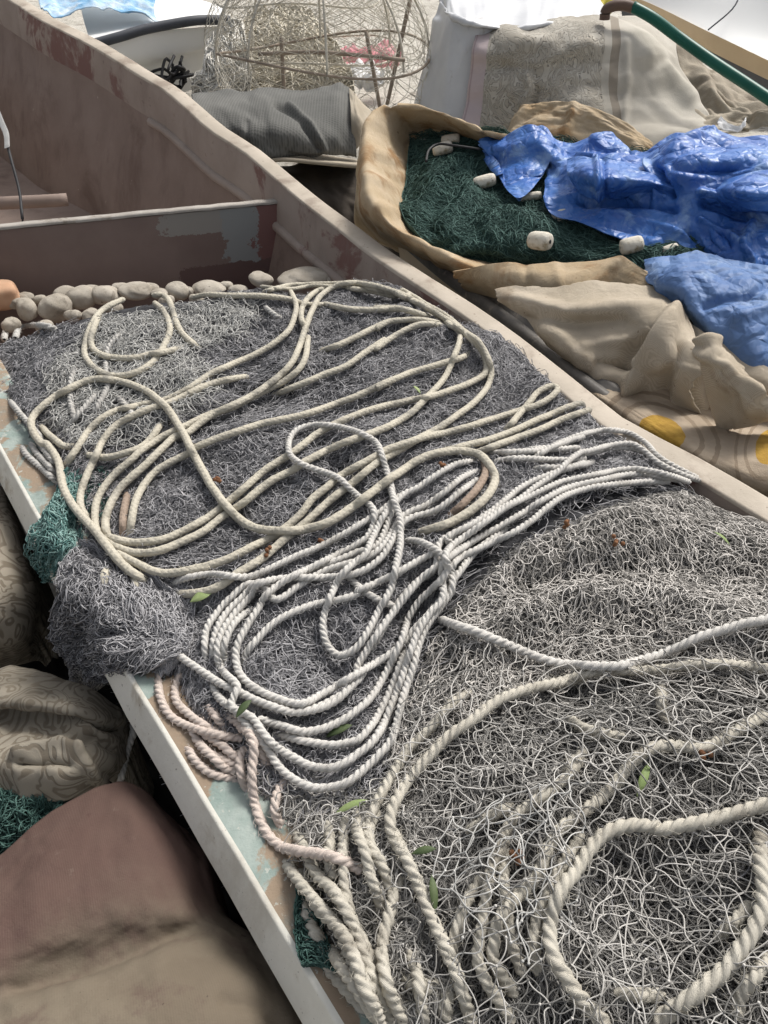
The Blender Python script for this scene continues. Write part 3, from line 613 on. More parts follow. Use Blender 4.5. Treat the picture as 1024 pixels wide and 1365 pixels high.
def rope(style, path, label, R=None, lift=0., sink=.25):
    r, kind, mat, hairs, grp = STY[style]; r = R or r; P = lay(parse(path), r, lift, sink); stamp(P, r)
    return tag(rope_mesh(P, r, kind, M[mat], "rope", hairs), label, "rope", grp)

# ------------------------------------------------------------------ net bunches hung on the gunwale (patch surfaces)
def net_patch(name, C, N, L, K, curl, rad, mats, disp, label, cat="net", lump=.0, zhi=.015, m=3, flowv=.0, fl=.6, hang=0., st_up=None):
    pa = Patch(C); bg = Bag(); V, Q, U = sheet(C, 40, 40, lambda u, v, P: disp(u, v) - .006); bg.add(V, Q, mi=0)
    c = rng.random((N, 2)); P0 = pa.ev(c[:, 0], c[:, 1]); e = .02
    su = np.linalg.norm(pa.ev(np.clip(c[:, 0] + e, 0, 1), c[:, 1]) - pa.ev(np.clip(c[:, 0] - e, 0, 1), c[:, 1]), axis=1) / (2 * e) + .05
    sv = np.linalg.norm(pa.ev(c[:, 0], np.clip(c[:, 1] + e, 0, 1)) - pa.ev(c[:, 0], np.clip(c[:, 1] - e, 0, 1)), axis=1) / (2 * e) + .05
    st_ = L * (.6 + .8 * rng.random(N)) / K; th0 = flowv + 1.5 * fbm(c[:, 0] * 3, c[:, 1] * 3, 2) + rng.normal(0, fl, N) + np.pi * rng.integers(0, 2, N)
    k_ = rng.normal(0, curl, (N, K))
    for i in range(1, K): k_[:, i] = .7 * k_[:, i - 1] + .7 * k_[:, i]
    th = th0[:, None] + np.cumsum(k_, 1); u = c[:, :1] + np.cumsum(np.cos(th), 1) * (st_ / su)[:, None]; v = c[:, 1:] + np.cumsum(np.sin(th), 1) * (st_ / sv)[:, None]
    uo = np.clip(u, -.03, 1.03); vo = np.clip(v, -.03, 1.03)
    h = zhi * rng.random((N, 1)) + zhi * .6 * rng.random((N, 1)) * np.sin(np.linspace(0, 2.5 * np.pi, K) + 6 * rng.random((N, 1)))
    uc, vc = np.clip(uo, .004, .996), np.clip(vo, .004, .996); P = pa.ev(uc, vc) + pa.nrm(uc, vc) * (disp(uc, vc) + h)[..., None]
    P = P + (uo - uc)[..., None] * (pa.ev(uc * 0 + 1, vc) - pa.ev(uc * 0 + .9, vc)) * 10
    bg.strands(P, rad, m, 1)
    if st_up is not None:
        a_, b_ = np.meshgrid(np.linspace(0, 1, 60), np.linspace(0, 1, 60), indexing='ij'); q_ = (pa.ev(a_, b_) + pa.nrm(np.clip(a_, .004, .996), np.clip(b_, .004, .996)) * disp(a_, b_)[..., None]).reshape(-1, 3); q_[:, 2] += st_up - .008; stamp(q_, .008)
    return tag(bg.build(name, mats), label, cat)
lumpy = lambda a, s, o=0: (lambda u, v: a * fbm(u * s + o, v * s + 2 * o, 3))
# grey bunch over the rub rail
net_patch("net_bunch", cz([[(108, 735, .625), (150, 752, .625), (205, 785, .625), (262, 812, .625)], [(82, 758, .64), (140, 780, .645), (200, 812, .645), (258, 836, .635)], [(78, 790, .62), (132, 815, .65), (190, 845, .655), (255, 862, .64)], [(84, 832, .50), (112, 848, .54), (160, 868, .62), (240, 885, .632)], [(95, 875, .38), (112, 885, .42), (138, 885, .50), (222, 895, .63)], [(110, 918, .28), (124, 914, .31), (138, 905, .38), (205, 892, .628)]]),
          6000, .09, 14, .34, .0010, [M['net_base'], M['net_grey']], lumpy(.013, 5), "bunch of dark grey net flopped over the white rub rail", st_up=.004, zhi=.016, flowv=.1, fl=.5)
net_patch("net_bunch", cz([[(84, 640, .63), (100, 628, .62), (120, 630, .615)], [(72, 665, .64), (92, 668, .635), (118, 670, .615)], [(55, 690, .635), (82, 700, .645), (108, 700, .62)], [(50, 725, .60), (76, 735, .635), (104, 738, .62)], [(55, 764, .50), (72, 770, .53), (90, 765, .58)]]),
          900, .08, 12, .45, .0012, [M['teal_base'], M['net_teal']], lumpy(.012, 4), "teal green net bunch hanging over the teal gunwale", st_up=.004, zhi=.012)
net_patch("net_bunch", cz([[(115, 618, .625), (150, 612, .635), (185, 625, .63)], [(95, 650, .62), (135, 650, .63), (168, 662, .63)], [(105, 690, .615), (125, 690, .62), (142, 702, .62)]]),
          500, .06, 10, .34, .0011, [M['teal_base'], M['net_green']], lumpy(.01, 4), "dark teal net scrap tucked beneath the curved cream ropes", st_up=.004, zhi=.012)
net_patch("net_bunch", cz([[(398, 1195, .62), (410, 1190, .622), (424, 1200, .622)], [(396, 1240, .622), (412, 1240, .626), (432, 1250, .622)], [(404, 1286, .622), (422, 1285, .626), (446, 1298, .622)]]),
          700, .06, 10, .34, .0010, [M['green_base'], M['net_green']], lumpy(.003, 4), "dark green net scrap squeezed between ropes and the gunwale", zhi=.012)
net_patch("net_bunch", cz([[(-20, 1050, .40), (40, 1052, .40), (95, 1055, .40)], [(-20, 1085, .40), (30, 1085, .41), (80, 1085, .40)], [(-20, 1140, .36), (10, 1130, .37), (50, 1110, .36)]]),
          1100, .07, 10, .3, .0013, [M['green_base'], M['net_green']], lumpy(.01, 4), "green net tucked between the brocade cover and the maroon canvas", zhi=.018)

# far ropes, loops in the white net
rope('grey', "a 590,290 530,340 490,400 480,480 490,560 450,640 410,730", "grey rope tail running down from inside the paired loops in the white net")
rope('grey', "a 350,470 325,530 320,600 330,680 360,740", "short grey rope sunk in the white net under the big cream loop")
rope('grey', "a 470,560 400,640 340,710 290,780", "grey rope strand slanting under the big cream loop")
rope('grey', "a 500,590 560,640 600,700 560,760", "grey rope scrap curling inside the big cream loop")
rope('grey', "a 20,350 30,290 60,265 90,290", "small grey rope bight standing by the stones at the net heap's edge", R=.011)
rope('grey', "a 70,340 90,300 150,285 220,290 260,310", "grey rope arc resting against the round grey stones", R=.010)
rope('cream', "a 570,165 510,190 455,225 415,290 392,360 390,430 440,490 530,515 620,500 700,450 750,375 775,300 745,220 700,180", "outer of the two pale rope loops on the white net beside the stones", R=.0085)
rope('cream', "a 455,240 430,290 412,350 430,400 500,430 600,435 700,415 790,398 870,382", "inner pale rope loop with a long tail toward the grey net", R=.0085)
rope('cream', "a 690,150 740,148 772,175 790,230 820,310 880,370 930,415", "short pale rope dropping from the stones onto the grey net", R=.0085)
rope('grey', "b 335,175 360,210 400,240 430,260", "tiny pale rope end poking out near the far edge of the net", R=.008)
rope('cream', "b 340,135 450,105 560,98 680,95 800,92", "cream rope stretched along the far rim of the net heap", R=.007)
rope('cream', "b 330,110 470,120 580,105 690,112", "second cream rope along the far rim, half sunk in net", R=.006)
rope('cream', "b 15,160 100,145 200,150 330,150 450,165 540,190 640,192", "cream rope running from the stones beneath the cream hairpin")
rope('cream', "b 620,190 740,210 860,215 960,210 c 0,208 100,208 180,225 265,250", "cream rope joining the bundle at the far corner, upper of three branches", R=.0085)
rope('cream', "b 600,405 700,370 800,320 900,272 c 0,303 60,270 150,262 230,264 305,280", "cream rope joining the far bundle, middle of three branches")
rope('cream', "b 380,610 500,560 620,510 720,470 820,400 900,350 c 0,395 80,343 150,303 220,280 310,285", "cream rope joining the far bundle, lowest of three branches")
rope('cream', "d 585,478 590,440 600,380 615,310 650,235 700,172 760,130 870,75 e 30,162 b 160,790 250,760 330,735 420,715 540,690 650,650 760,610 850,570 940,530 c 0,575 100,525 200,490 320,455 400,430 440,400", "long straight cream rope crossing mid net and ending under the far bundle")
rope('brown', "d 585,240 572,300 560,380 562,440 558,476", "short dirty brown rope stub beside two curved cream ropes", R=.008)
rope('grey', "d 100,30 115,80 165,130 225,185 270,220", "outermost strand of the white coil tucked on the teal gunwale")
rope('grey', "d 135,25 165,80 210,130 262,185", "middle strand of the white coil tucked on the teal gunwale")
rope('grey', "d 170,20 215,90 265,150", "innermost strand of the white coil tucked on the teal gunwale")
rope('grey', "a 45,630 95,690 140,740 180,790 p 62,592", "grey rope edging the net along the gunwale near the white coil")
rope('cream', "a 170,730 220,780 d 240,12 290,50 350,52", "cream rope end curving inside the big loop near the gunwale")
rope('cream', "d 360,82 470,100 560,85 660,40 a 760,700 ", "cream rope lying level beneath the fan of curved ropes")
rope('cream', "c 0,100 150,165 250,215 330,275 382,312 386,350 360,430 320,520 250,600 170,680 80,735 0,770 e 780,115 680,150 560,210 480,260 380,310 250,410 157,472 d 930,435 840,480 740,520 640,535 560,520 470,470 410,415", "cream rope bending back at the far bundle, lower of a close pair at the gunwale")
rope('cream', "b 700,115 830,130 950,155 c 100,135 200,182 280,232 350,275 420,332 480,390 505,450 495,505 440,545 360,575 270,605 170,625 0,665 e 700,40 600,90 520,150 440,205 330,280 157,433 d 900,400 760,470 640,490 550,480 470,455", "cream rope making the inner far bend, upper of a close pair at the gunwale")
rope('cream', "b 760,105 900,130 1010,150 c 120,125 230,188 320,240 400,308 470,360 515,430 530,500 510,570 450,640 380,690 300,745 220,790 150,830 f 50,375 0,408 e 750,320 660,390 560,480 500,530 450,570 350,655 230,730 g 300,150 200,175 100,172", "cream rope making the outermost far bend then running under the white ropes")
rope('cream', "c 590,765 650,700 700,640 740,590 800,562 832,578 790,620 720,655 640,680 560,705 450,740 340,770 240,790 150,820 f 60,338 e 853,202 700,285 640,335 570,390 520,455 460,510 380,570 300,610 200,660 100,695 0,715 d 960,600 760,625 640,590 550,545 480,500", "cream rope with a flat hairpin near the beige gunwale")
rope('cream', "f 300,350 400,325 560,280 750,200 870,150 935,130 955,150", "upper of two cream rope ends hooked toward the beige gunwale")
rope('cream', "f 440,360 480,345 600,300 740,250 880,190 985,158", "lower of two cream rope ends hooked toward the beige gunwale")
rope('cream', "b 550,335 540,420 510,480 450,530 380,570 300,610 200,660 100,690 0,740 a 760,780 650,850 d 600,110 520,180 460,260 435,330 435,410 450,445 475,475", "cream rope from the far edge, partly hidden partner of the uppermost sweeping rope")
rope('cream', "b 1020,178 950,138 860,107 760,92 680,105 610,150 570,210 540,290 510,380 470,460 400,530 300,600 200,650 100,700 0,775 a 800,792 740,842 d 660,140 560,230 510,300 485,360 480,420 495,475", "cream rope arching over the far edge, uppermost of its sweeping bunch", R=.0085)
rope('cream', "b 640,112 580,135 530,190 518,250 545,320", "short cream rope tucked beside the arch at the far edge")
rope('cream', "b 280,520 200,530 100,555 0,600 a 930,560 850,600 760,640 680,665 600,700 520,750 470,810 d 440,90 400,170 370,250 365,310 378,350 405,398", "cream rope starting bluntly in grey net and curving to the gunwale, outer of a pair")
rope('cream', "b 460,112 490,180 490,240 460,310 390,370 300,420 200,465 100,510 0,575 a 740,630 640,650 540,670 460,710 400,770 d 350,60 310,120 290,180", "cream rope hooking from the far edge and curving to the gunwale above its partner")
rope('grey', "d 380,465 345,510 330,575", "short white rope piece lying over the gunwale below the teal net")
rope('cream', "d 500,570 478,640 490,700 520,745", "short cream rope bight poking out over the grey bunch on the gunwale", R=.0085)
rope('cream', "d 570,600 610,640 625,690 655,740", "half-buried cream rope end in the grey bunch", R=.0085)
rope('brown', "f 490,385 505,440 470,510 400,590 330,650", "brown stained rope lying inside the fat knotted bend")
# white ropes
WG = "white twisted rope, "
rope('white', "e 1020,360 950,390 880,450 800,500 700,560 600,610 500,650 400,700 300,742 250,748 200,745 100,735 0,750 g 90,140", "white twisted rope with an open eye lying over cream ropes by the grey bunch")
rope('white', "f 470,390 380,402 290,450 200,510 100,570 e 870,590 760,640 620,695 500,735 380,790 g 450,130 370,190 300,270 258,340 250,420 265,500", "white twisted rope forming the outermost arc at the gunwale end of the white coil")
rope('white', "f 480,435 400,462 330,520 230,590 130,640 e 850,640 640,715 520,780 400,850 g 500,125 420,190 340,270 300,350 288,420 300,500", "white twisted rope forming the second arc at the gunwale end of the white coil")
rope('white', "f 470,470 400,522 280,610 130,668 e 880,660 720,740 g 540,115 450,195 370,285 320,370 308,460 340,535", "white twisted rope forming the third arc at the gunwale end of the white coil")
rope('white', "g 480,240 400,290 350,370 333,450 350,500", "short white twisted rope arc squeezed inside the third arc")
rope('white', "q 0,190 80,182 170,185 210,180 f 520,358", "white twisted rope peeking out below the cream rope ends")
rope('white', "f 540,395 640,380 750,380 860,385 960,378 q 200,220 300,195 400,180 480,190 545,225", "white twisted rope laid level under the raised strands by the beige gunwale")
rope('grey', "q 20,272 90,265 150,262 250,250 290,235", "short grey twisted rope under the white fan")
rope('white', "h 380,600 410,530 470,430 520,350 600,260 680,200 f 300,760 420,690 540,610 600,560 680,500 790,455 870,428 960,395", "white twisted rope, top strand where the fan leaves the coil")
rope('white', "f 730,372 790,335 860,305 950,280 q 120,170 220,130 330,105 430,115 510,160 560,215 650,270 760,325", "white twisted rope arching highest toward the beige gunwale")
rope('white', "i 520,190 600,205 700,225 740,225 820,220 920,170 1000,100 h 330,640 380,560 440,470 490,400 560,310 620,240 700,180 780,110 f 330,740 460,670 560,612 660,562 740,502 830,440 880,390 940,350 q 260,195 350,170 440,162 500,190 560,240 640,282 740,320", "white twisted rope of the second wide bend, folding high near the beige gunwale")
rope('white', "g 90,420 150,470 240,530 320,585 410,625 480,660 560,690 650,715 740,705 830,670 900,610 950,560 h 360,660 330,700", "white twisted rope emerging from the grey bunch into the wide bend")
rope('white', "h 545,70 610,78 680,108 730,150 748,200 742,265", "thin white rope bight curling over the straight white strands", lift=.004)
rope('white', "h 280,220 310,258 370,308 430,340 505,372", "white rope end slipping behind the hanging U-shaped bend")
rope('white', "g 425,500 440,445 490,380 560,310 650,260 750,225 850,208 940,180 h 330,300 430,258 520,213 600,165 700,115", "white twisted rope crossing the oval of bare dark net")
rope('white', "h 1010,10 960,50 880,110 820,180 760,260 700,350 640,420 600,460 540,530 470,590 370,650 270,710 g 770,640 680,678 560,645 470,600 415,550 393,480 400,410 440,330 490,250 540,170 640,100 740,55 e 540,720 650,660 760,605 820,560 848,490 840,432 790,390 740,345 690,300 620,270 540,245 480,210 460,160 475,100 530,65 620,57 710,70 800,100 860,140 890,210 912,280 930,350 940,400", "long white twisted rope rising into the tall loop that stands on the dark net")
rope('white', "e 935,400 880,490 840,575 810,645 740,700 690,760 650,840 h 200,350 175,430 180,510 210,570 260,595 330,555 380,480 420,400 480,290 500,200 525,100 e 970,560 965,470 940,400 918,330", "white twisted rope hanging in a narrow U below the tall loop", lift=.004)
rope('cream', "d 720,690 640,650 560,590 490,510 420,420 350,340 300,268 280,190 265,115 215,42 a 190,822 150,765 148,710 200,650 290,587 390,540 480,530 600,555 700,605 770,675 830,770 870,845 e 40,210 100,320 170,420 240,490 320,530 430,540 540,530 640,500 740,440 830,370 920,300 f 100,450 200,385 300,350 400,345 480,365 530,420 545,480 510,550 430,620 330,675 190,720", "thickest cream rope in one great S loop with a frayed brown end", R=.0088)
# arcs at the near end of the white coil
rope('pink', "i 400,250 470,290 520,340 560,400 600,470 630,490", "pinkish rope diving under the white arcs at the gunwale")
rope('pink', "i 330,200 372,260 425,315", "short pinkish rope strand inside the twin bends on the gunwale")
rope('pink', "i 210,60 180,130 192,192 240,240 310,292 400,335", "inner pinkish rope bend on the teal gunwale")
rope('pink', "i 270,350 320,410 390,450 475,482", "pinkish rope strand lying under the outer bend")
rope('pink', "i 230,330 240,400 280,460 340,510 410,532 475,548", "lowest pinkish rope bend hanging nearest the white rub rail")
rope('pink', "i 130,30 105,100 120,180 160,250 230,295 330,330 420,347 495,357", "outer pinkish rope bend on the teal gunwale")
rope('white', "i 350,110 390,180 450,230 540,330 600,400 650,480 720,540 800,580 880,582 960,560 l 10,435 80,370 150,280 h 540,780 585,640 605,560 640,470 700,380 760,290 f 360,850 480,785 600,732 700,672 780,606 850,556 950,520 q 430,328 520,322 610,322", "white twisted rope of the lowest, widest arc, bordering the shadowed grey net")
rope('white', "i 630,330 700,350 800,375 900,388 980,375 l 0,288 60,215 h 470,775 520,650 545,560", "white twisted rope forming the middle arc of the coil")
rope('white', "g 300,480 340,540 400,600 i 440,210 530,262 580,330 640,390 720,440 800,480 890,490 960,465 1005,432 l 50,310 105,225 h 495,790 540,670 570,580 600,500 660,400 720,330 f 310,860 430,765 560,692 680,622 780,562 880,512 q 330,312 450,292 560,300 650,318", "white twisted rope forming the second lowest arc of the coil")
rope('white', "i 560,262 660,300 760,325 860,310 950,270 h 330,840 390,785 440,710 490,610 530,520 560,430 610,350 680,280 740,200 f 330,800 460,700 600,600 720,545 820,497 920,468 q 420,272 520,277 620,300 700,325", "white twisted rope forming the arc just below the wide bend")

# ------------------------------------------------------------------ near ropes under the coarse net
rope('thick', "m 0,395 110,360 260,325 480,320 600,308 720,290 850,290 1000,305 p 1060,895 1200,930", "weathered rope running level below the single white rope, half veiled by netting")
rope('thick', "l 520,80 440,115 330,230 230,325 180,400 100,540 60,620 30,700 60,800", "weathered rope curving down under netting next to the white arcs")
rope('thick', "m 540,390 535,480 560,570", "short upright weathered rope under the coarse netting")
rope('thick', "m 110,530 180,580 250,600 380,630", "short weathered rope under netting above the leaf")
rope('thick', "n 70,205 200,130 260,90 l 560,660 700,590", "weathered rope buried deep in coarse netting inside the wide bend")
rope('thick', "n 600,200 520,330 460,450 410,560 380,680 400,860", "weathered rope sunk behind the heavy frayed loop")
rope('thick', "n 250,270 240,400 250,500 262,600 275,700 310,800 340,870", "weathered rope hanging between two parallel bends in the coarse net")
rope('thick', "n 160,390 80,510 40,600 15,700 0,800 k 760,560", "weathered rope bend nearest the long diagonal rope")
rope('thick', "m 200,680 100,770 l 1000,390 900,500 800,570 720,630 660,720 625,830 n 250,230 200,330 170,450 150,600 130,720 k 880,570 925,670 990,770 1040,850", "weathered rope bend second from the long diagonal rope")
rope('thick', "m 1020,520 900,580 820,630 720,670 600,660 500,672 400,740 320,840 n 600,110 500,190 440,290 400,390 340,470 270,540 220,620 200,720 k 950,560 1000,650 1060,730", "thick pale rope bend under the coarse net, beside the heavy frayed loop", R=.0090)
rope('thick', "k 530,630 620,690 730,690", "short weathered rope showing through a hole in the net at the foot of the heap", R=.011)
rope('thick', "o 950,300 860,400 780,480", "weathered rope veiled by netting inside the heavy frayed loop")
rope('thick', "o 320,710 450,722 560,720", "weathered rope lying across the foot of the heavy frayed loop")
rope('thick', "o 880,840 900,730 960,640 1020,560 1100,500", "weathered rope outside the heavy frayed loop, under dark netting")

# coarse netting draped over everything near
HS = np.maximum(box_blur(maxf(HG, 3), 4), HG * .5 + .5 * box_blur(HG, 2))
HS = np.where(sdist > -.03, HS, PH)
bag = Bag()
mid = polyab([(500, 1060), (560, 870), (620, 790), (690, 725), (900, 650), (1040, 690), (1150, 750), (1330, 880), (1330, 1000), (800, 900), (640, 960), (560, 1060)])
coarse = polyab([(560, 900), (700, 830), (900, 830), (1100, 800), (1330, 900), (1480, 1000), (1480, 1560), (520, 1460), (560, 1250), (520, 1100), (500, 1000)])
left = polyab([(340, 1050), (480, 1050), (560, 1080), (560, 1200), (620, 1420), (470, 1360), (400, 1200)])
bag.strands(curly(11500, mid, .07, 16, .36, -.012, .002, flow, .9, Gd=PU, arch=.006), .0007, 3, 3)
for k in range(6):
    E_, kn = lattice(mid, .018, .026, .4 + .55 * k, .16, 7, .22, PU, -.003 + .002 * k, .008, .07, 4, seed=k * 5); bag.strands(E_, .00088, 3, 1); add_knots(bag, kn[::2], .0010, 1)
bag.strands(curly(22000, coarse, .08, 16, .26, -.022, -.004, flow, .8, Gd=PU, arch=.006), .0007, 3, 3)
for k in range(4):
    E_, kn = lattice(coarse, .010, .045, 1.1 + .5 * k, .22, 9, .14, PU, -.012 + .003 * k, .008, .10, 2.6, keep=lambda a, b: fbm(a * 3.6 + k * 5, b * 3.6 + 20) > .0, seed=120 + k * 5); bag.strands(E_, .00075, 3, 3)
for k in range(4):
    E_, kn = lattice(coarse, .030, .040, .3 + .8 * k, .13, 8, .13, PU, -.010 + .004 * k, .006, .07, 3.2, keep=lambda a, b: fbm(a * 4 + k * 7, b * 4) > -.3, seed=20 + k * 5); bag.strands(E_, .00095, 4); add_knots(bag, kn, .0012)
for k in range(3):
    E_, kn = lattice(coarse, .036, .044, .9 + .9 * k, .10, 8, .11, HS, .000, .004, .05, 3, keep=lambda a, b: fbm(a * 3.2 + k * 11, b * 3.2 + 4) > .02, seed=60 + k * 5); bag.strands(E_, .00098, 4); add_knots(bag, kn, .0014)
for k in range(2):
    E_, kn = lattice(polyab([(560, 1100), (640, 1060), (800, 1040), (770, 1200), (740, 1320), (600, 1330)]), .036, .046, .9 + .35 * k, .14, 9, .16, HS, .002, .005, .06, 2.5, seed=31 + k * 8)
    bag.strands(E_, .00104, 4, 2); add_knots(bag, kn, .0014, 2)
tag(bag.build("fishing_net", [M['net_pale'], M['net_mid'], M['net_white'], M['net_under']]), "coarse pale grey netting with open meshes draped over thick weathered ropes", "net")
bag = Bag()
for k in range(2):
    E_, kn = lattice(left, .026, .036, 1.2 + .9 * k, .25, 7, .3, HS, -.002, .006, .04, 3, keep=lambda a, b: fbm(a * 4 + k * 11, b * 4 + 4) > .0, seed=80 + k * 5); bag.strands(E_, .0010, 4); add_knots(bag, kn, .0012)
bag.strands(curly(1500, left, .09, 15, .45, -.010, .004, flow, .9, Gd=PU, arch=.010), .0011, 4)
tag(bag.build("fishing_net", [M['net_pale']]), "loose pale netting caught between the ropes beside the worn gunwale", "net")
# long stray twines of the coarse net
# ropes that lie over the coarse net
rope('pink', "i 690,545 650,600 638,680 660,745 j 200,225", "pinkish rope strand under loose meshes near the bitten gunwale paint")
rope('thick', "j 630,100 592,180 590,260 640,340 672,420 682,490", "short weathered rope behind the twin ropes next to the slim leaf", R=.009)
rope('thick', "j 480,135 470,230 468,340 480,470 510,590 560,700 610,800 k 410,580 440,700 480,870", "weathered rope under the short crossing rope, running straight down the heap", R=.0083)
rope('thick', "j 530,105 532,200 570,300 592,400 630,500 655,585", "weathered rope starting beside the pale green leaf", R=.0083)
rope('thick', "k 120,275 122,380 172,480 192,580 250,660 320,740 400,840", "weathered rope hanging closest to the dark green net scrap", R=.0083)
rope('pink', "i 250,300 290,380 340,430 410,490 480,510", "pinkish rope strand wedged between two bends over the worn gunwale")
rope('pink', "i 300,330 380,380 440,430 490,460", "pinkish rope bit crossing the tangle over the worn gunwale")
rope('thick', "j 250,200 300,300 350,400 420,470 480,560 520,640 560,760 k 430,720 500,860", "weathered rope squeezed between the long gunwale rope and the straight one", R=.009)
rope('thick', "j 400,150 410,240 400,330 430,420", "short upright weathered rope above the crossing rope", R=.0085)
rope('thick', "k 60,150 110,250 150,330 240,420 300,560 380,700 440,860", "weathered rope hugging the inner edge of the gunwale", R=.009)
rope('thick', "k 200,500 260,600 330,700 420,840", "weathered rope strand low in the bundle beside the gunwale", R=.0083)
rope('thick', "k 640,860 620,760 600,640 560,520", "weathered rope seen through net left of the long diagonal rope's foot", R=.0083)
rope('pink', "i 500,395 478,460 490,540 525,625", "stubby pinkish rope end standing against the knot of ropes")
rope('thick', "k 100,290 100,350 130,420 165,480 180,560", "short weathered rope curling over the dark green net scrap", R=.009)
rope('thick', "j 185,280 230,370 300,460 370,540 440,620 490,690 520,760 550,850 k 340,640 400,760 445,870", "long weathered rope running down beside the gunwale from the crossing rope", R=.0085)
rope('pink', "i 470,300 520,330 540,400 530,500 535,600 555,690 590,770 j 140,230 200,278 290,292 400,310 480,335 560,382", "rope falling from the pinkish bends then turning sharply across the others", R=.0083)
rope('thick', "j 745,395 702,480 680,580 650,680 648,760 k 440,520 452,620 490,740 565,870", "pale weathered rope branching below the long diagonal rope", R=.0090)
rope('thick', "k 740,870 728,760 752,660", "short weathered rope end beside the foot of the long diagonal rope", R=.0105)
rope('thick', "l 1024,15 900,35 800,55 680,92 590,140 500,210 400,280 310,370 240,450 180,540 140,640 150,730 205,830 j 690,200 730,280 780,370 820,460 870,580 910,670 960,760 k 720,500 770,600 810,720 860,880", "long diagonal weathered rope sweeping over the coarse net and down the heap", R=.0090)
rope('thick', "o 985,-40 990,100 1003,200 1000,330 960,430 900,520 830,610 740,680 650,750 560,810 490,870", "thick frayed rope closing the heavy loop on its outer side", R=.0106)
rope('thick', "p 1300,1035 1200,1035 1090,1055 n 1024,182 930,182 850,172 770,182 690,222 630,290 570,380 510,460 470,560 455,660 470,760 520,850 o 160,720 230,800 310,880", "heavy frayed pale rope forming the big loop on the coarse net", R=.0100, lift=.003)
rope('white', "h 700,425 790,460 880,490 m -20,262 60,285 100,290 220,300 340,300 450,275 550,245 640,205 720,165 800,140 900,110 1024,85 p 1060,812 1150,780 1270,760", "single clean white twisted rope lying across the pale netting", R=.0086)
# sagging twines of the coarse net lying over the heavy ropes
HS2 = np.maximum(box_blur(maxf(HG, 2), 3), HG)
bag = Bag(); E_, kn = lattice(polyab([(640, 1130), (760, 1090), (900, 1080), (1090, 1060), (1090, 1420), (760, 1420), (560, 1280)]), .048, .056, .55, .16, 9, .16, HS2, .001, .003, .05, 3, keep=lambda a, b: fbm(a * 3 + 2, b * 3 + 14) > .12, seed=3)
bag.strands(E_, .00104, 4); add_knots(bag, kn, .0014)
tag(bag.build("fishing_net", [M['net_pale']]), "loose open meshes stretched over the heavy frayed loop", "net")

# ------------------------------------------------------------------ stones and debris
def blob(name, c, r, mat, ang=0., seed=0, nz=.12, sq=2.0, n=24):
    t, p_ = np.meshgrid(np.linspace(0, np.pi, n), np.linspace(0, 2 * np.pi, 2 * n), indexing='ij')
    x, y, z = np.sin(t) * np.cos(p_), np.sin(t) * np.sin(p_), np.cos(t); f = 1 + nz * (fbm(x * 1.1 + seed * 3.1 + z, y * 1.1 + seed - z * .7, 2)); fx = (np.abs(x) ** sq + np.abs(y) ** sq + np.abs(z) ** sq) ** (-1 / sq)
    edge = np.cos(p_) * 0 + 1
    f[:, -1] = f[:, 0]
    X, Y, Z = x * f * fx * r[0], y * f * fx * r[1], z * f * fx * r[2]; ca, sa = math.cos(ang), math.sin(ang)
    V = np.stack([c[0] + X * ca - Y * sa, c[1] + X * sa + Y * ca, c[2] + Z], -1)
    return mesh(name, V, grid_q(n, 2 * n), mat)
STN = [(73, 412, 24, 18, "round grey stone, biggest of the pile, with dark pits"), (34, 415, 17, 14, "squat grey stone beside the orange brick"), (106, 400, 19, 14, "leaning oval stone propped on the biggest round stone"), (86, 393, 18, 8, "flattened stone showing behind the biggest round stone"), (137, 396, 22, 12, "smooth domed stone between the leaning oval and the long flat stone"), (180, 390, 23, 9, "long flat beige stone on the middle of the stone row"), (196, 386, 14, 5, "flat stone peeking out behind the long flat beige one"), (235, 390, 20, 10, "dark wedge stone with a peaked top"), (248, 391, 9, 6, "small stone against the dark wedge stone"), (278, 387, 24, 8, "long pale stone touching the cream rope"), (300, 383, 10, 5, "little dark stone next to the long pale one"), (347, 375, 18, 8, "grey stone below the red painted bulkhead end"), (405, 372, 38, 9, "longest flat stone under the stringer"), (440, 373, 12, 4, "small stone at the tip of the longest flat stone"), (32, 399, 12, 6, "small stone half hidden beside the orange brick"), (95, 423, 13, 7, "low stone in front of the leaning oval"), (51, 402, 9, 6, "tiny tan stone between two round stones"), (213, 394, 14, 6, "pale stone where the short pale rope starts")]
for i, (x, y, wx, wy, lb) in enumerate(STN):
    z = .445 if x < 330 else .47
    P = pt(x, y + 1, z); dep = (P[1] * CP - (P[2] - HC) * SP); s_ = dep / F * .96
    tag(blob("stone", P + np.array([0, .02, 0]), (wx * s_, wx * s_ * .75, wy * s_ * 1.05), M['stone'], .9 * fbm(i * 1.7, 3.3), i, .12, 2.0 + .3 * (i % 3)), lb, "stone", "stones heaped under the bulkhead")
for i, (x, y, wx, wy, lb) in enumerate([(15, 433, 12, 9, "small tan pebble below the orange brick"), (60, 436, 11, 8, "small pebble before the biggest round stone"), (120, 420, 12, 8, "brown pebble under the smooth domed stone"), (152, 410, 12, 7, "pebble under the long flat beige stone"), (222, 402, 11, 7, "pebble tucked under the dark wedge stone"), (262, 399, 11, 6, "pebble under the long pale stone"), (318, 388, 13, 7, "oval pebble between the long pale stone and the stone under the red paint"), (160, 384, 12, 6, "pebble behind the long flat beige stone"), (20, 404, 11, 7, "pebble squeezed behind the orange brick"), (120, 387, 13, 6, "pebble behind the smooth domed stone")]):
    P = pt(x, y, .44 if x < 330 else .46); s_ = (P[1] * CP - (P[2] - HC) * SP) / F
    tag(blob("stone", P, (wx * s_, wx * s_ * .8, wy * s_), M['stone'], 1.2 * fbm(i * 2.3, 9.3), 40 + i, .12, 2.2), lb, "stone", "stones heaped under the bulkhead")
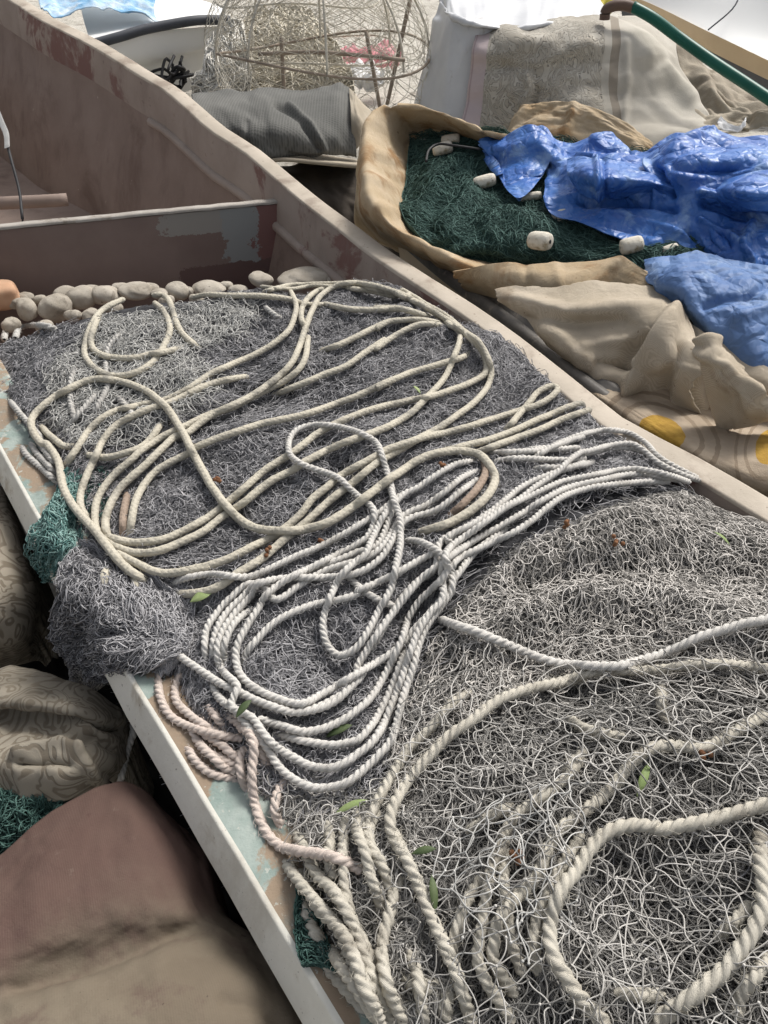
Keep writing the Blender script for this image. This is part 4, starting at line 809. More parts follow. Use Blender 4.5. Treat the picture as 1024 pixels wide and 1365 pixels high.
# the brick
P0 = pt(4, 394, .46); tag(blob("brick", P0, (.055, .05, .045), M['brick'], .4, 3, .08, 4), "worn orange brick lying beside the stones", "brick")

def leaf(x, y, ln, ang, label, mat='leaf', wd=.22, off=.012):
    P = on_pile(x, y, off); dep = P[1] * CP - (P[2] - HC) * SP; Lw = ln * dep / F; u = np.linspace(-.5, .5, 15); hw = wd * Lw * np.maximum(0.02, 1 - (2 * np.abs(u)) ** 2.0) * .5
    ca, sa = math.cos(ang), math.sin(ang); ax = np.array([ca, sa, .25]); sx = np.array([-sa, ca, .1]); arch = .12 * Lw * (1 - 4 * u * u)
    c = P + ax * (u * Lw)[:, None] + np.array([0, 0, 1.]) * arch[:, None]
    V = np.stack([c - sx * hw[:, None] + [0, 0, .1 * Lw * .1], c - [0, 0, .015 * Lw], c + sx * hw[:, None] + [0, 0, .1 * Lw * .1]], 1)
    o = mesh("leaf", V, grid_q(15, 3), M[mat]); md = o.modifiers.new("thickness", 'SOLIDIFY'); md.thickness = .0006
    return tag(o, label, "leaf", "fallen leaves")
leaf(857, 1040, 50, 1.05, "bright green leaf standing in the coarse netting")
leaf(470, 1076, 48, .25, "pale green leaf lying over the pinkish ropes")
leaf(578, 1192, 46, 1.65, "dark green leaf beside the long diagonal rope", 'leaf_dark', .24)
leaf(325, 945, 30, .9, "curled olive leaf caught between white rope arcs", 'leaf_dark', .34)
leaf(452, 975, 38, .35, "olive leaf with shadow put into its colour, below the white arcs", 'leaf_dark', .3, .0)  # leaf colour darkened for the shadow it lies in
leaf(268, 797, 30, .3, "yellowish leaf beside the open eye of white rope", 'leaf', .5)
leaf(962, 718, 26, 2.3, "slim yellow-green leaf on the pale net", 'leaf', .2)
leaf(565, 1135, 34, .1, "small dark leaf in the net beside the long diagonal rope", 'leaf_dark', .3)
leaf(556, 520, 16, 2.2, "tiny pale leaf on the dark net between cream ropes", 'leaf', .3)
for x, y, lb in [(358, 735, "rust-coloured bud on two cream ropes"), (427, 722, "rust-coloured bud where white and cream ropes meet"), (592, 622, "brown dry flower inside the knotted bend"), (290, 643, "brown bud on dark net by the great S loop"), (755, 697, "brown bud on the pale net below the white fan"), (940, 1010, "dark brown flower head sunk in the coarse net"), (690, 1145, "brown bud in the coarse net near the long diagonal rope"), (820, 722, "brown bud resting on the fold of the pale net")]:
    P = on_pile(x, y, .006); bg = Bag()
    for k in range(5):
        t = np.linspace(0, np.pi, 6); c = P + rng.normal(0, .0045, 3); bg.strands((c + np.stack([t * 0, t * 0, -np.cos(t)], -1) * .0045)[None], (np.sin(t) * .0045 + 1e-4)[None], 7)
    tag(bg.build("dry_bud", [M['bud']]), lb, "flower bud", "dry buds on the net")

# ------------------------------------------------------------------ covers beside the boat (lower left)
fold = lambda a, s, o=0.: (lambda u, v, P: a * fbm(u * s + o, v * s - o, 4) + a * .35 * crease(u * s * 2 + o, v * s * 2, 2))
MC = surf('maroon_canvas', (.14, .113, .083), (.175, .146, .108), 6, .9, 220, .5, .0015, (.12, .092, .066), 3, (.5, .68), .2, speck=((.06, .045, .035), 46, .68), wrinkle=(11, .3, .01))
def dye(m):
    nt = m.node_tree; b = nt.nodes["Principled BSDF"]; src = b.inputs["Base Color"].links[0].from_socket; co = objco(nt); sp = nd(nt, "ShaderNodeSeparateXYZ"); nt.links.new(uvco(nt), sp.inputs[0])
    f = mth(nt, 'ADD', sp.outputs[0], mth(nt, 'MULTIPLY', mth(nt, 'SUBTRACT', noise(nt, co, 5, 7, .65), .5), .7)); f = mth(nt, 'SUBTRACT', 1.0, ramp(nt, f, .30, .66))
    c = mixc(nt, mth(nt, 'MULTIPLY', f, .85), src, (.088, .048, .042)); c = mixc(nt, mth(nt, 'MULTIPLY', ramp(nt, noise(nt, co, 11, 8, .7), .52, .68), .5), c, (.085, .05, .045)); c = mixc(nt, mth(nt, 'MULTIPLY', ramp(nt, noise(nt, co, 26, 6, .7), .6, .72), .2), c, (.26, .22, .175))
    for ax, k in ((0, 1750.), (1, 1500.)):
        w_ = mth(nt, 'SINE', mth(nt, 'MULTIPLY', sp.outputs[ax], k)); c = mixc(nt, mth(nt, 'MULTIPLY', mth(nt, 'MULTIPLY', ramp(nt, w_, .2, 1.), noise(nt, co, 30, 4)), .14), c, (.26, .22, .17))
    nt.links.new(c, b.inputs["Base Color"])
dye(MC)
C = skirt(cz(extl([[(-90, 1205, .44), (0, 1145, .46), (60, 1092, .47), (140, 1046, .48), (185, 1052, .46), (230, 1095, .43), (262, 1130, .38)],
     [(-90, 1240, .5), (0, 1200, .52), (80, 1150, .53), (150, 1110, .53), (210, 1110, .52), (255, 1140, .48), (284, 1177, .40)],
     [(-90, 1310, .54), (0, 1275, .54), (90, 1240, .54), (170, 1210, .54), (235, 1205, .52), (278, 1215, .47), (303, 1235, .38)],
     [(-90, 1365, .52), (0, 1330, .52), (90, 1300, .51), (180, 1272, .51), (250, 1255, .50), (318, 1262, .48), (352, 1268, .40)],
     [(-90, 1430, .56), (0, 1400, .565), (90, 1370, .565), (190, 1345, .56), (280, 1330, .55), (358, 1322, .51), (396, 1318, .42)],
     [(-90, 1520, .56), (0, 1480, .56), (100, 1460, .56), (200, 1450, .56), (300, 1440, .55), (374, 1420, .51), (412, 1395, .42)]])))
o = cloth("canvas_cover", C, 130, 190, MC, lambda u, v, P: .006 * fbm(u * 4, v * 7, 4) + .012 * facet(P[..., 0], P[..., 1], 5, 25, 3., 14.), [([(20, 1318), (110, 1300), (200, 1262), (262, 1232)], -.006, 9), ([(20, 1345), (130, 1310), (240, 1268), (290, 1258)], .006, 14), ([(300, 1335), (350, 1345), (375, 1372)], -.008, 12)])
Vs, Qs = rod([pt(*q) for q in [(-60, 1197, .42), (0, 1158, .44), (60, 1104, .46), (138, 1057, .47), (183, 1062, .44), (222, 1098, .39)]], .0035, 8, 60); mesh("seam", Vs, Qs, MC, o)
tag(o, "dusty maroon and brown canvas cover bulging beside the boat", "cover")
C = skirt(cz(extl([[(-80, 880, .40), (0, 888, .42), (60, 900, .44), (110, 915, .44), (150, 940, .42), (168, 965, .36)], [(-80, 925, .48), (0, 930, .49), (60, 938, .50), (110, 948, .49), (150, 965, .44), (173, 985, .36)],
     [(-80, 962, .44), (0, 965, .44), (60, 975, .45), (110, 985, .46), (145, 1000, .43), (170, 1010, .35)], [(-80, 1010, .48), (0, 1012, .47), (60, 1020, .48), (100, 1020, .48), (137, 1025, .43), (162, 1030, .34)], [(-80, 1062, .42), (0, 1062, .42), (55, 1066, .42), (100, 1062, .42), (130, 1052, .4), (152, 1046, .34)]])), .05)
o = cloth("brocade_cover", C, 110, 150, M['brocade'], lambda u, v, P: .004 * fbm(u * 5, v * 5, 3) + .018 * facet(P[..., 0], P[..., 1], 5, 31, 5., 18.), [([(-10, 952), (60, 962), (120, 962), (160, 972)], -.03, 6), ([(20, 1006), (45, 1001), (85, 999), (100, 1008)], .022, 5), ([(25, 1018), (70, 1016), (92, 1020)], -.022, 5), ([(105, 1010), (125, 1035), (140, 1050)], .014, 6), ([(100, 990), (130, 985), (150, 1000)], -.014, 6), ([(-10, 985), (40, 985)], .008, 5)])
tag(o, "brown brocade cloth with a woven scroll pattern, draped in folds", "cover")
C = skirt(cz(extl([[(-170, 600, .45), (-70, 620, .47), (0, 648, .45), (12, 662, .40), (18, 680, .3)], [(-170, 680, .52), (-70, 690, .54), (0, 710, .52), (30, 730, .46), (45, 745, .32)], [(-170, 760, .52), (-70, 770, .54), (0, 790, .52), (40, 800, .44), (58, 810, .3)], [(-170, 840, .48), (-70, 850, .48), (0, 850, .44), (38, 850, .38), (56, 850, .26)], [(-170, 900, .36), (-70, 900, .36), (0, 890, .32), (40, 885, .26), (60, 885, .18)]])), .03)
o = cloth("brocade_cover", C, 80, 70, M['brocade2'], fold(.006, 4, 9)); tag(o, "faded brocade upholstery hump next to the teal gunwale", "cover")
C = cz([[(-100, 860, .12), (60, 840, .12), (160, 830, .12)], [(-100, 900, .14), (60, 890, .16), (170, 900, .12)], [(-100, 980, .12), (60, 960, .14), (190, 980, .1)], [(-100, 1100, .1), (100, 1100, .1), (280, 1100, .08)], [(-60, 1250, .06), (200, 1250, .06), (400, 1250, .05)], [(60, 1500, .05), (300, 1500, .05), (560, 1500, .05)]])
o = cloth("dark_cloth_or_shade", C, 60, 40, M['gap_shade'], fold(.02, 5, 1)); tag(o, "black sheet standing in for shade low in the gap beside the boat", "cloth")  # sheet added to paint the gap beside the boat as deep shade
P_ = crv([pt(176, 950, .40), pt(178, 975, .38), pt(170, 1000, .36), pt(163, 1030, .36), pt(160, 1045, .34)], 60)
tag(rope_mesh(P_, .0075, 'laid', M['grey_rope'], "rope", 40), "grey twisted rope hanging at the edge of the brocade cover", "rope")

# ------------------------------------------------------------------ neighbouring boat with canvas, green net and tarps
rb = empty("covered_boat", pt(800, 400, 0), "neighbouring boat with a dark metal rail, mostly hidden under brown canvas", "boat")
RP = crv([pt(*q) for q in [(530, 305, .58), (583, 350, .57), (640, 394, .56), (700, 439, .56), (760, 488, .55), (802, 520, .54), (850, 552, .52), (960, 625, .50), (1120, 725, .48)]], 60)
Rt = np.gradient(RP, axis=0); Rt[:, 2] = 0; Rt /= np.linalg.norm(Rt, axis=1, keepdims=True); Rn = np.stack([Rt[:, 1], -Rt[:, 0], Rt[:, 2] * 0], -1); Rn = Rn if Rn[20] @ np.array([NX[0], NX[1], 0]) > 0 else -Rn
def loftR(name, pairs, mat):
    P = np.stack([RP + Rn * i + np.array([0, 0, 1.]) * d for i, d in pairs], 1); return mesh(name, P, grid_q(60, len(pairs)), mat, rb)
M['rail_dark'] = surf('rail_dark', (.12, .113, .105), (.20, .185, .165), 14, .5, 60, .5, .002, (.32, .28, .23), 16, (.55, .7))
loftR("rail", [(-.012, -.04), (-.014, -.012), (-.004, 0), (.012, .002), (.02, -.008), (.03, -.008), (.036, .004), (.06, .006), (.068, -.01)], M['rail_dark'])
loftR("hull_side", [(-.004, -.035), (.03, -.2), (.12, -.42)], M['boat_tan'])
V, Q, U = sheet(cz([[(560, 200, .55), (700, 195, .60), (860, 200, .62), (1150, 215, .62)], [(545, 290, .52), (700, 280, .54), (860, 290, .55), (1150, 300, .56)], [(640, 380, .48), (720, 395, .50), (860, 410, .52), (1150, 420, .52)], [(760, 480, .46), (820, 500, .46), (930, 520, .47), (1150, 560, .47)]]), 20, 30); mesh("bottom_boards", V, Q, M['dark_cloth_or_shade'], rb, U)
# bow of the canvas cover
bow = [[(690, 400, .50), (690, 374, .64), (700, 352, .60)], [(640, 398, .46), (645, 362, .66), (660, 350, .60)], [(595, 376, .43), (598, 345, .67), (625, 345, .60)], [(548, 345, .40), (545, 318, .70), (588, 335, .62)], [(500, 318, .37), (512, 296, .73), (556, 316, .63)],
       [(474, 299, .38), (487, 260, .78), (541, 285, .64)], [(476, 258, .55), (486, 205, .83), (543, 240, .67)], [(482, 210, .72), (492, 165, .87), (548, 205, .69)], [(492, 175, .80), (515, 144, .89), (556, 190, .71)], [(530, 165, .80), (560, 143, .89), (588, 181, .73)], [(600, 175, .78), (612, 160, .87), (622, 183, .75)], [(650, 190, .76), (658, 180, .85), (668, 192, .76)], [(730, 205, .74), (730, 192, .82), (735, 206, .74)]]
o = cloth("canvas_cover", cz(bow), 150, 60, M['canvas_old'], lambda u, v, P: .004 * fbm(u * 9, v * 2, 3) + .022 * facet(P[..., 0], P[..., 2] * 1.3 + P[..., 1], 5, 15, 3., 14.), [([(535, 158), (550, 175), (560, 188)], -.012, 4), ([(490, 235), (515, 245), (530, 265)], .012, 7), ([(500, 215), (530, 225)], -.01, 7), ([(505, 275), (535, 285)], .012, 6), ([(510, 310), (560, 330), (620, 360)], .008, 8)])
tag(o, "yellowed canvas wrapped round the bow of the covered boat, holding the green net", "cover")
o = cloth("canvas_cover", cz([[(658, 388, .67), (692, 382, .69), (750, 380, .71), (810, 377, .71), (870, 383, .71), (905, 412, .71)], [(672, 402, .65), (712, 408, .67), (760, 408, .69), (830, 410, .70), (895, 422, .71), (930, 446, .71)], [(700, 430, .62), (735, 437, .64), (785, 436, .65), (842, 436, .67), (892, 446, .72), (945, 472, .71)],
     [(737, 460, .58), (765, 472, .59), (805, 472, .60), (852, 472, .62), (886, 482, .67), (935, 500, .67)], [(772, 486, .54), (796, 498, .54), (824, 500, .56), (856, 502, .58), (882, 505, .60), (925, 525, .61)], [(798, 508, .49), (822, 526, .49), (850, 528, .50), (872, 536, .51), (895, 548, .51), (935, 555, .53)]]), 240, 240, M['canvas'], lambda u, v, P: .006 * fbm(u * 4, v * 4, 3) + .014 * facet(P[..., 0], P[..., 1], 5, 3, 4., 16.),
     [([(662, 397), (700, 403), (752, 416), (820, 414), (880, 412)], .022, 9), ([(700, 425), (760, 432), (830, 426)], -.014, 9), ([(899, 420), (882, 446), (863, 480), (846, 510)], .045, 11), ([(868, 440), (848, 470), (830, 490)], -.03, 12), ([(726, 439), (764, 469), (801, 495), (842, 506)], .022, 11), ([(797, 486), (850, 487)], -.025, 7), ([(780, 460), (830, 455), (860, 440)], .012, 8), ([(905, 450), (890, 500), (880, 540)], -.03, 10)], ragged=.02)
tag(o, "thick tan canvas folded in heavy waves over the dark rail", "cover")
o = cloth("canvas_flap", cz([[(600, 362, .66), (660, 352, .685), (720, 352, .70), (790, 348, .715), (830, 345, .74), (868, 366, .735)], [(612, 378, .60), (668, 372, .655), (725, 370, .685), (785, 366, .70), (822, 358, .72), (866, 378, .715)], [(625, 392, .53), (680, 397, .60), (735, 392, .65), (785, 384, .675), (820, 376, .69), (868, 390, .70)]]), 60, 120, M['canvas_old'], lambda u, v, P: .003 * fbm(u * 1.5, v * 4, 3) + .012 * facet(P[..., 0], P[..., 1], 4, 18, 4., 12.), [([(788, 380), (808, 360), (830, 346)], .014, 7), ([(700, 356), (705, 392)], -.008, 6), ([(740, 355), (748, 390)], .008, 7)], ragged=.02)
tag(o, "pale curled edge of canvas along the front of the green net", "cover")
o = cloth("canvas_cover", cz(ext([[(895, 415, .68), (935, 440, .70), (965, 458, .69), (1050, 500, .66)], [(892, 460, .64), (930, 480, .66), (970, 495, .64), (1060, 530, .62)], [(880, 505, .56), (922, 520, .58), (960, 535, .57), (1060, 550, .56)], [(868, 530, .50), (915, 550, .51), (955, 568, .51), (1060, 570, .53)]])), 80, 110, M['canvas'], lambda u, v, P: .003 * fbm(u * 3, v * 3, 3) + .022 * facet(P[..., 0], P[..., 1], 5, 8, 4., 16.), [([(930, 470), (922, 510), (918, 550)], .02, 10), ([(945, 510), (955, 560)], -.03, 10)])
tag(o, "tan canvas hanging in creases next to the torn corner", "cover")
o = cloth("canvas_flap", cz([[(931, 458, .76), (942, 450, .78), (955, 455, .76), (966, 470, .74)], [(933, 475, .74), (955, 474, .77), (985, 492, .74), (1012, 510, .72)], [(938, 505, .68), (965, 508, .73), (998, 525, .71), (1020, 528, .70)], [(948, 545, .60), (985, 545, .66), (1020, 548, .66), (1060, 540, .66)], [(958, 582, .52), (995, 568, .58), (1035, 556, .60), (1075, 550, .62)]]), 70, 70, M['canvas'], lambda u, v, P: .003 * fbm(u * 3, v * 3, 3) + .020 * facet(P[..., 0], P[..., 1], 5, 9, 5., 18.), [([(935, 470), (965, 488), (1010, 525)], .02, 6), ([(955, 480), (975, 515), (985, 550)], -.016, 7), ([(935, 456), (955, 456)], .02, 6)], ragged=.04)
tag(o, "torn stiff canvas corner sticking up beside the blue cloth", "cover")
# patterned blanket with yellow ovals
Cb = cz(ext([[(770, 490, .52), (815, 500, .54), (870, 515, .55), (950, 535, .55), (1060, 545, .56)], [(775, 505, .50), (820, 520, .52), (875, 540, .53), (955, 560, .53), (1070, 570, .54)], [(785, 520, .52), (838, 545, .55), (897, 572, .57), (968, 592, .57), (1085, 610, .57)], [(800, 535, .50), (856, 572, .54), (925, 608, .56), (990, 632, .56), (1100, 665, .56)], [(812, 548, .42), (868, 590, .47), (938, 632, .49), (1000, 660, .49), (1120, 705, .49)]], 200, 100))
def oval_mat():
    m, nt, b = NT('oval_blanket'); co = objco(nt); a = nd(nt, "ShaderNodeAttribute", attribute_name="var").outputs["Fac"]
    r = mth(nt, 'ADD', a, mth(nt, 'MULTIPLY', mth(nt, 'SUBTRACT', noise(nt, co, 30, 5), .5), .22))
    c = mixc(nt, ramp(nt, noise(nt, co, 9, 5), .35, .7), (.33, .265, .195), (.42, .345, .26))
    for q in (1.75, 2.5, 3.3): c = mixc(nt, mth(nt, 'MULTIPLY', mth(nt, 'LESS_THAN', mth(nt, 'ABSOLUTE', mth(nt, 'SUBTRACT', r, q)), .12), .8), c, (.235, .18, .125))
    c = mixc(nt, mth(nt, 'LESS_THAN', r, 1.0), c, mixc(nt, ramp(nt, noise(nt, co, 40, 5), .3, .7), (.32, .185, .028), (.44, .27, .045)))
    nt.links.new(c, b.inputs["Base Color"]); b.inputs["Roughness"].default_value = .95; bump(nt, b, noise(nt, co, 260, 3), .6, .003); return m
V, Q, U = sheet(Cb, 110, 200, fold(.005, 4, 4)); qx = proj(V); ev_ = []
for cx, cy_, rx, ry, an in ((884, 577, 31, 18, .45), (1024, 598, 17, 24, .3)):
    d = qx - np.array([cx, cy_]); ev_.append(np.hypot((d[:, 0] * math.cos(an) + d[:, 1] * math.sin(an)) / rx, (-d[:, 0] * math.sin(an) + d[:, 1] * math.cos(an)) / ry))
o = mesh("blanket", V, Q, oval_mat(), None, U, True, np.min(ev_, 0)); md = o.modifiers.new("thickness", 'SOLIDIFY'); md.thickness = .006
tag(o, "plush brown blanket with yellow ovals hanging below the tan canvas", "blanket")

# green net heap
GN = cz(ext([[(548, 190, .72), (600, 184, .745), (660, 187, .76), (740, 192, .77), (840, 200, .77), (970, 220, .77)], [(540, 235, .69), (600, 225, .72), (660, 225, .73), (740, 235, .73), (840, 250, .73), (980, 270, .73)], [(535, 290, .66), (600, 275, .70), (660, 275, .71), (740, 285, .71), (840, 300, .71), (980, 320, .71)], [(575, 335, .63), (620, 325, .67), (680, 325, .68), (750, 330, .69), (850, 340, .70), (980, 370, .70)], [(620, 365, .54), (660, 360, .57), (710, 360, .6), (770, 365, .62), (870, 400, .62), (980, 430, .62)]], 300, 50, -.06))
gl = lambda u, v: .022 * fbm(u * 5, v * 9, 3) + .012 * np.sin(24 * u + 5 * fbm(u * 3, v * 3, 2) + 3 * v)
gn = net_patch("fishing_net", GN, 15000, .16, 12, .13, .0013, [M['green_base'], M['net_green']], gl, "dark green net heaped inside the canvas-lined boat", zhi=.016, flowv=1.9, fl=.5)
def float_mesh(x, y, z, ln, wd, ang, label, tilt=.2):
    P = pt(x, y, z); dep = P[1] * CP - (P[2] - HC) * SP; Lh = ln * dep / F / 2; R = wd * dep / F / 2
    t = np.array([-1, -1, -.98, -.9, -.6, 0, .6, .9, .98, 1, 1]) * Lh; r = np.array([.12, .2, .62, .84, .98, 1.0, .98, .84, .62, .2, .12]) * R; th = np.linspace(0, 2 * np.pi, 21)
    ax = np.array([math.cos(ang), math.sin(ang), tilt]); ax /= np.linalg.norm(ax); s = np.cross(ax, [0, 0, 1.]); s /= np.linalg.norm(s); u = np.cross(s, ax)
    V = P + ax * t[:, None, None] + r[:, None, None] * (np.cos(th)[None, :, None] * s + np.sin(th)[None, :, None] * u)
    e = empty("net_float", P, label, "float", "foam floats on the green net")
    mesh("body", V, grid_q(11, 21), M['float'], e)
    V2, Q2 = rod([P + ax * Lh * .99, P + ax * Lh * 1.012], R * .22, 10); mesh("hole", V2, Q2, M['cable'], e)  # black plug on the end paints the dark inside of a hole
for a in [(601, 187, 25, 15, -.2, "white foam float at the top of the green net, upper of two touching"), (590, 198, 27, 16, .1, "grimy foam float bound with a dark cord, lower of two touching"), (646, 242, 30, 17, .15, "clean white block-shaped foam float alone on green net"), (708, 262, 28, 11, -.1, "foam float mostly sunk in green net near the blue tarp tip"), (752, 287, 33, 19, -.05, "mottled foam float touching the blue tarp's lower flap"), (720, 321, 32, 24, -.75, "pinkish white barrel float with its end hole showing"), (842, 327, 30, 22, .1, "grey-white float wrapped by green net strands"), (893, 332, 22, 12, .3, "float barely showing under green net by the faded cloth")]:
    P = pt(a[0], a[1], .735 if a[1] < 230 else .725); float_mesh(a[0], a[1], P[2] + (.03 if a[1] < 210 else .015), *a[2:6])
Vr, Qr = rod([pt(568, 215, .78), pt(572, 200, .79), pt(585, 192, .80), pt(605, 194, .81), pt(640, 199, .80)], .005, 8); tag(mesh("cord", Vr, Qr, M['cable']), "dark cord looped round a grimy float on the green net", "cord")

# blue tarpaulins
crump = lambda a, s, o: (lambda u, v, P: a * 1.35 * crease(u * s * .7 + o + .25 * fbm(v * 4, u * 3, 2), v * s * 1.15 - o, 3) + a * .8 * fbm(u * s * .5 + o, v * s * .6, 3) + .10 * a * crease(u * s * 2.6, v * s * 3.4 + o, 2))
bg = Bag()
def tsheet(rows, nu, nv, d, folds=()):
    V, Q, U = sheet(cz(rows), nu, nv, d, folds); bg.add(V, Q, uv=U)
fc = lambda a, sd: (lambda u, v, P: .9 * a * facet(P[..., 0], P[..., 1] + P[..., 2], 4, sd, 3., 11.))
tsheet([[(756, 212, .85), (775, 209, .88), (794, 212, .885), (840, 220, .87), (878, 228, .86), (925, 243, .84)], [(757, 232, .86), (778, 232, .89), (797, 236, .895), (845, 240, .88), (885, 246, .87), (930, 258, .83)], [(770, 252, .80), (785, 262, .815), (798, 264, .81), (850, 264, .80), (890, 266, .80), (935, 280, .78)]], 140, 300, fc(.016, 51), [([(794, 212), (797, 264)], .016, 3), ([(806, 216), (808, 262)], -.012, 3)])
tsheet(ext([[(930, 250, .83), (985, 236, .92), (1030, 228, .94), (1085, 226, .94)], [(942, 262, .83), (985, 258, .92), (1035, 257, .93), (1085, 257, .92)], [(962, 275, .80), (1000, 282, .84), (1040, 287, .86), (1090, 292, .86)], [(985, 303, .77), (1010, 314, .79), (1045, 322, .80), (1090, 327, .80)], [(998, 347, .73), (1022, 360, .74), (1050, 366, .74), (1090, 371, .74)]], 230, 55), 200, 230, fc(.026, 57), [([(965, 272), (1024, 275)], .014, 5)])
tsheet([[(637, 188, .815), (668, 184, .84), (705, 166, .90), (740, 186, .86)], [(650, 204, .79), (680, 199, .83), (712, 190, .86), (738, 204, .84)], [(668, 222, .77), (692, 222, .79), (716, 208, .82), (730, 222, .80)], [(688, 263, .745), (694, 268, .745), (706, 240, .77), (722, 234, .785)]], 140, 160, fc(.022, 61))
TX = [[(637, 190), (640, 196), (644, 202), (648, 208), (655, 214)], [(670, 184), (676, 205), (682, 225), (687, 245), (692, 267)], [(705, 167), (712, 190), (720, 205), (726, 216), (734, 227)], [(750, 189), (755, 215), (758, 235), (752, 255), (727, 276)], [(785, 188), (788, 215), (790, 240), (785, 270), (780, 301)], [(820, 186), (825, 215), (830, 245), (832, 280), (830, 319)], [(858, 206), (865, 232), (870, 258), (875, 292), (885, 330)], [(895, 188), (905, 222), (915, 255), (925, 295), (935, 340)], [(950, 168), (955, 205), (962, 245), (970, 295), (975, 360)], [(1000, 184), (1005, 215), (1010, 250), (1014, 300), (1010, 368)], [(1085, 195), (1085, 220), (1085, 255), (1085, 310), (1085, 372)], [(1340, 225), (1340, 255), (1340, 300), (1340, 360), (1340, 430)]]
TZ = [[.80, .82, .88, .84, .86, .87, .86, .91, .95, .94, .94, 0.89], [.79, .80, .84, .83, .84, .86, .85, .92, .95, .95, .95, 0.90], [.785, .78, .81, .815, .82, .83, .82, .86, .89, .90, .90, 0.85], [.78, .765, .785, .785, .775, .77, .775, .79, .81, .82, .83, 0.78], [.775, .755, .775, .76, .745, .735, .735, .735, .73, .73, .73, 0.68]]
V, Q, U = sheet(cz([[(*TX[c][r], TZ[r][c]) for c in range(12)] for r in range(5)]), 300, 640, lambda u, v, P: .030 * facet(P[..., 0], P[..., 1], 3, 5, 2.6, 6.) + .020 * facet(P[..., 0] + .3 * P[..., 1], P[..., 1], 3, 6, 7., 14.) * (.3 + .7 * sstep(-.3, .4, fbm(P[..., 0] * 4, P[..., 1] * 4, 2))) + .016 * fbm(u * 1.6, v * 5, 2),
    [([(770, 212), (792, 214), (796, 262)], .022, 4), ([(802, 225), (806, 262)], -.015, 4), ([(796, 262), (850, 262), (890, 264)], .018, 4), ([(785, 274), (850, 275), (900, 281)], -.028, 5), ([(870, 226), (886, 250), (872, 275)], .024, 4), ([(884, 230), (898, 262)], -.03, 4), ([(862, 240), (850, 250)], -.015, 5), ([(866, 238), (905, 202), (950, 178)], .02, 5), ([(900, 224), (950, 228), (1030, 216)], -.022, 6), ([(935, 258), (985, 272), (1030, 273)], .028, 5), ([(940, 272), (995, 285), (1040, 286)], -.045, 6),
     ([(1005, 292), (992, 330)], .024, 5), ([(935, 296), (972, 314), (1002, 352)], .024, 5), ([(918, 308), (950, 340)], -.025, 5), ([(690, 178), (715, 196), (738, 224)], -.018, 4), ([(722, 172), (740, 195)], .014, 4), ([(752, 205), (790, 198), (840, 202)], -.018, 4), ([(790, 190), (815, 184)], .014, 4), ([(728, 270), (770, 264), (800, 272)], .014, 4), ([(800, 290), (870, 300), (930, 320)], .012, 4), ([(810, 303), (870, 312)], -.014, 4)], ragged=.012)
bg.add(V, Q, uv=U)
tsheet([[(922, 302, .76), (945, 300, .78), (975, 315, .77)], [(938, 328, .74), (960, 325, .77), (990, 340, .75)], [(958, 352, .71), (980, 355, .73), (1003, 364, .71)]], 40, 40, crump(.006, 3, 29))
o = bg.build("tarpaulin", [M['tarp']]); md = o.modifiers.new("thickness", 'SOLIDIFY'); md.thickness = .0025; tag(o, "crumpled bright blue plastic tarpaulin thrown over the green net", "tarpaulin")
o = cloth("tarpaulin", cz(ext([[(858, 352, .73), (895, 340, .77), (945, 336, .78), (1000, 352, .78), (1070, 370, .78)], [(862, 376, .73), (905, 372, .78), (950, 368, .79), (1005, 380, .79), (1070, 390, .78)], [(885, 400, .69), (920, 408, .74), (960, 408, .75), (1010, 414, .76), (1070, 420, .75)], [(912, 425, .67), (940, 440, .70), (975, 448, .71), (1015, 450, .72), (1070, 450, .72)], [(935, 447, .63), (965, 470, .64), (995, 487, .65), (1025, 497, .65), (1070, 505, .65)]])), 220, 220, M['tarp_faded'], lambda u, v, P: .024 * facet(P[..., 0], P[..., 1], 6, 11, 4., 24.) + .012 * fbm(u * 2, v * 2.5, 2), [([(940, 410), (1000, 395), (1024, 380)], -.02, 6), ([(980, 430), (1024, 410)], .02, 7)], thick=.003, ragged=.02)
tag(o, "faded denim-blue cloth bunched beside the tan canvas", "tarpaulin")

# ------------------------------------------------------------------ behind: corduroy bundle on a board
o = cloth("corduroy_cover", cy([[(255, 128, 4.5), (300, 122, 4.6), (345, 120, 4.6), (400, 124, 4.65), (450, 116, 4.7), (466, 115, 4.7)], [(262, 145, 4.25), (310, 140, 4.3), (350, 136, 4.35), (400, 140, 4.4), (450, 135, 4.45), (470, 132, 4.5)], [(290, 170, 4.1), (330, 172, 4.1), (365, 170, 4.12), (410, 172, 4.18), (450, 172, 4.25), (473, 170, 4.3)], [(310, 195, 4.1), (345, 203, 4.06), (380, 200, 4.1), (420, 203, 4.14), (455, 206, 4.2), (475, 203, 4.25)], [(330, 215, 4.15), (360, 212, 4.12), (390, 208, 4.14), (425, 208, 4.18), (458, 212, 4.25), (476, 212, 4.3)]]), 80, 120, M['canvas_grey'], lambda u, v, P: .02 * fbm(u * 2, v * 4, 3) + .004 * crease(u * 2 + v * 3, v * 4, 2), [([(370, 142), (400, 160), (425, 198)], -.03, 4), ([(385, 142), (415, 170), (432, 200)], .02, 4), ([(330, 165), (328, 200)], -.015, 4)])
tag(o, "dusty grey corduroy cover over a long bundle, torn at one end", "cover")
o = cloth("canvas_flap", cy([[(465, 116, 4.6), (475, 126, 4.5), (488, 140, 4.5), (497, 152, 4.5)], [(468, 150, 4.35), (478, 158, 4.3), (488, 165, 4.35), (496, 168, 4.45)], [(472, 200, 4.25), (478, 196, 4.25), (486, 186, 4.3), (494, 178, 4.4)]]), 30, 30, M['board'], fold(.006, 3, 2)); tag(o, "stiff pale flap at the end of the corduroy bundle", "flap")
